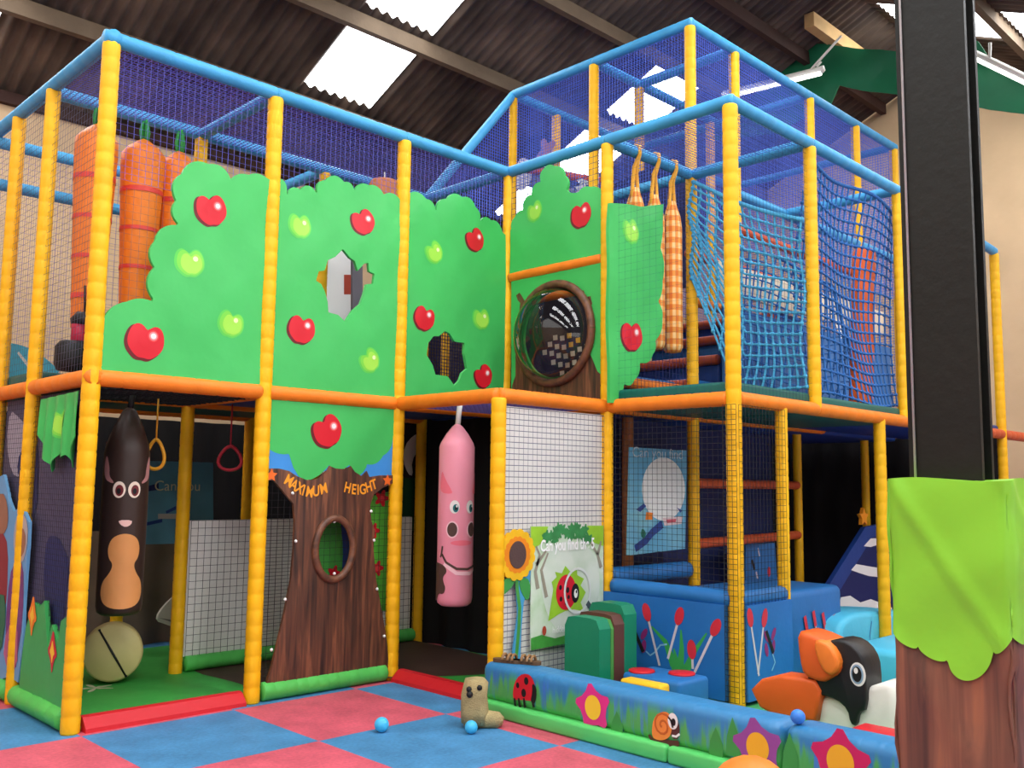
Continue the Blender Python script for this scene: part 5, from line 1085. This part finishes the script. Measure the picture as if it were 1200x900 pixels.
# ================================================================== BLACK COLUMN WITH TREE PADDING
STEEL = mat('black_painted_steel', (24, 25, 22), .45, .1, 25, .12, 3, 0, .3)
xa, xb = .715, .815; yb, ya = at(1056, 250, 0, xa).y, at(1139, 250, 0, xa).y; CX, CY = .765, (ya+yb)/2
t = thing('steel_column', 'tall black steel column with a green and brown tree shaped pad', 'column', (CX, CY, 0))
mb = MB()
mb.box((xa, ya, 0), (xa+.018, yb, 5.95), STEEL); mb.box((xb-.018, ya, 0), (xb, yb, 5.95), STEEL); mb.box((xa+.018, CY-.008, 0), (xb-.018, CY+.008, 5.95), STEEL); mb.build('steel_beam', t)
mb = MB(); mb.sweep([(xa-.006, yb-.02, 1.5), (xa-.006, yb-.02, 5.9)], .004, mat('white_cable', (190, 190, 186), .5), 5); mb.build('cable', t)
PDX0, PDX1 = .675, .855; PY1, PY0 = at(1043, 650, 0, PDX0).y, at(1183, 650, 0, PDX0).y
LIME = mat('lime_green_vinyl', (138, 210, 56), .38, .14, 9, .05, 2.5)
WOODP = ramp_mat('wood_print', [(.3, (78, 50, 42)), (.45, (114, 72, 55)), (.6, (136, 86, 64)), (.75, (176, 108, 70))], 2.2, (9, 9, .35), .5, 5, .5)
class Wrap:
    """the padded sleeve as one unrolled surface: s runs round the square pad from its left front edge"""
    def __init__(s, grow=0, rad=.035): s.g = grow; s.r = rad
    def w(s, a, t, off=0):
        g = s.g+off+.006*math.sin(9*t+7*a)+.003*math.sin(23*t-11*a)+.009*max(0, math.sin(13*t+17*a+.8*math.sin(5*a)))**6
        W, D = PY1-PY0, PDX1-PDX0; a = a % (2*(W+D)); r = s.r
        cor = [(PDX0, PY1), (PDX0, PY0), (PDX1, PY0), (PDX1, PY1)]; nrm = [(-1, 0), (0, -1), (1, 0), (0, 1)]; lens = [W, D, W, D]
        k = 0
        while a > lens[k]: a -= lens[k]; k = (k+1) % 4
        c0, c1 = cor[k], cor[(k+1) % 4]; f = a/lens[k]; n0 = nrm[k]; x, y = c0[0]+(c1[0]-c0[0])*f, c0[1]+(c1[1]-c0[1])*f
        # rounded corners
        d = min(a, lens[k]-a)
        nx, ny = n0; inset = 0
        if d < r:
            inset = r-math.sqrt(max(0, r*r-(r-d)**2)); inset *= .6
        return Vector((x+nx*(g-inset), y+ny*(g-inset), t))
W4 = 2*((PY1-PY0)+(PDX1-PDX0))
def wrap(z0, z1fn, m, grow, name, bottom=None):
    mb = MB(); wp = Wrap(grow); n = 240; rows = 26; vs = []; fs = []
    for i in range(n):
        a = W4*i/n
        lo = z0 if bottom is None else bottom(a)
        for j in range(rows+1): vs.append(wp.w(a, lo+(z1fn(a)-lo)*j/rows))
    for i in range(n):
        q = (i+1) % n
        for j in range(rows): fs.append((i*(rows+1)+j, i*(rows+1)+j+1, q*(rows+1)+j+1, q*(rows+1)+j))
    mb.add(vs, fs, m, True)
    top = [i*(rows+1)+rows for i in range(n)]; mb.add([vs[i] for i in top], [tuple(range(n))], m, False)
    return mb.build(name, t)
wrap(0, lambda a: 1.50, WOODP, 0, 'bark_pad')
def zig(a):
    # lobes hanging down, read off the front face (width .415)
    W = PY1-PY0; b_ = a % W4
    for (a0, z0, a1, z1, sag) in LOBES:
        if a0 <= b_ < a1:
            f = (b_-a0)/(a1-a0); return z0+(z1-z0)*f-sag*math.sqrt(max(0, 4*f*(1-f)))
    return 1.0
_c = [at(u, v, 0, PDX0-.01) for u, v in ((1043, 736), (1075, 757), (1110, 771), (1163, 761), (1183, 744))]
_k = [(PY1-p.y, p.z) for p in _c]; _k[0] = (0, _k[0][1]); _k[-1] = (PY1-PY0, _k[-1][1])
LOBES = [(_k[i][0], _k[i][1], _k[i+1][0], _k[i+1][1], sg) for i, sg in enumerate((.022, .022, .075, .025))]
_a = PY1-PY0
while _a < W4-.01:
    LOBES.append((_a, _k[-1][1], min(_a+.1, W4), _k[-1][1], .03)); _a += .1
wrap(0, lambda a: 1.548+.006*math.sin(17*a), LIME, .010, 'leaf_pad', bottom=zig)

# ================================================================== LIGHT
w = bpy.data.worlds.new('hall_light'); SC.world = w; w.use_nodes = True
w.node_tree.nodes['Background'].inputs[0].default_value = (1.0, .965, .92, 1); w.node_tree.nodes['Background'].inputs[1].default_value = 1.6
SC.view_settings.view_transform = 'Standard'; SC.view_settings.look = 'None'; SC.view_settings.gamma = 1; SC.view_settings.exposure = .33
SC.cycles.use_denoising = True; SC.cycles.max_bounces = 8; SC.cycles.transparent_max_bounces = 16
for o in _TMP:
    if '_w' in o: del o['_w']
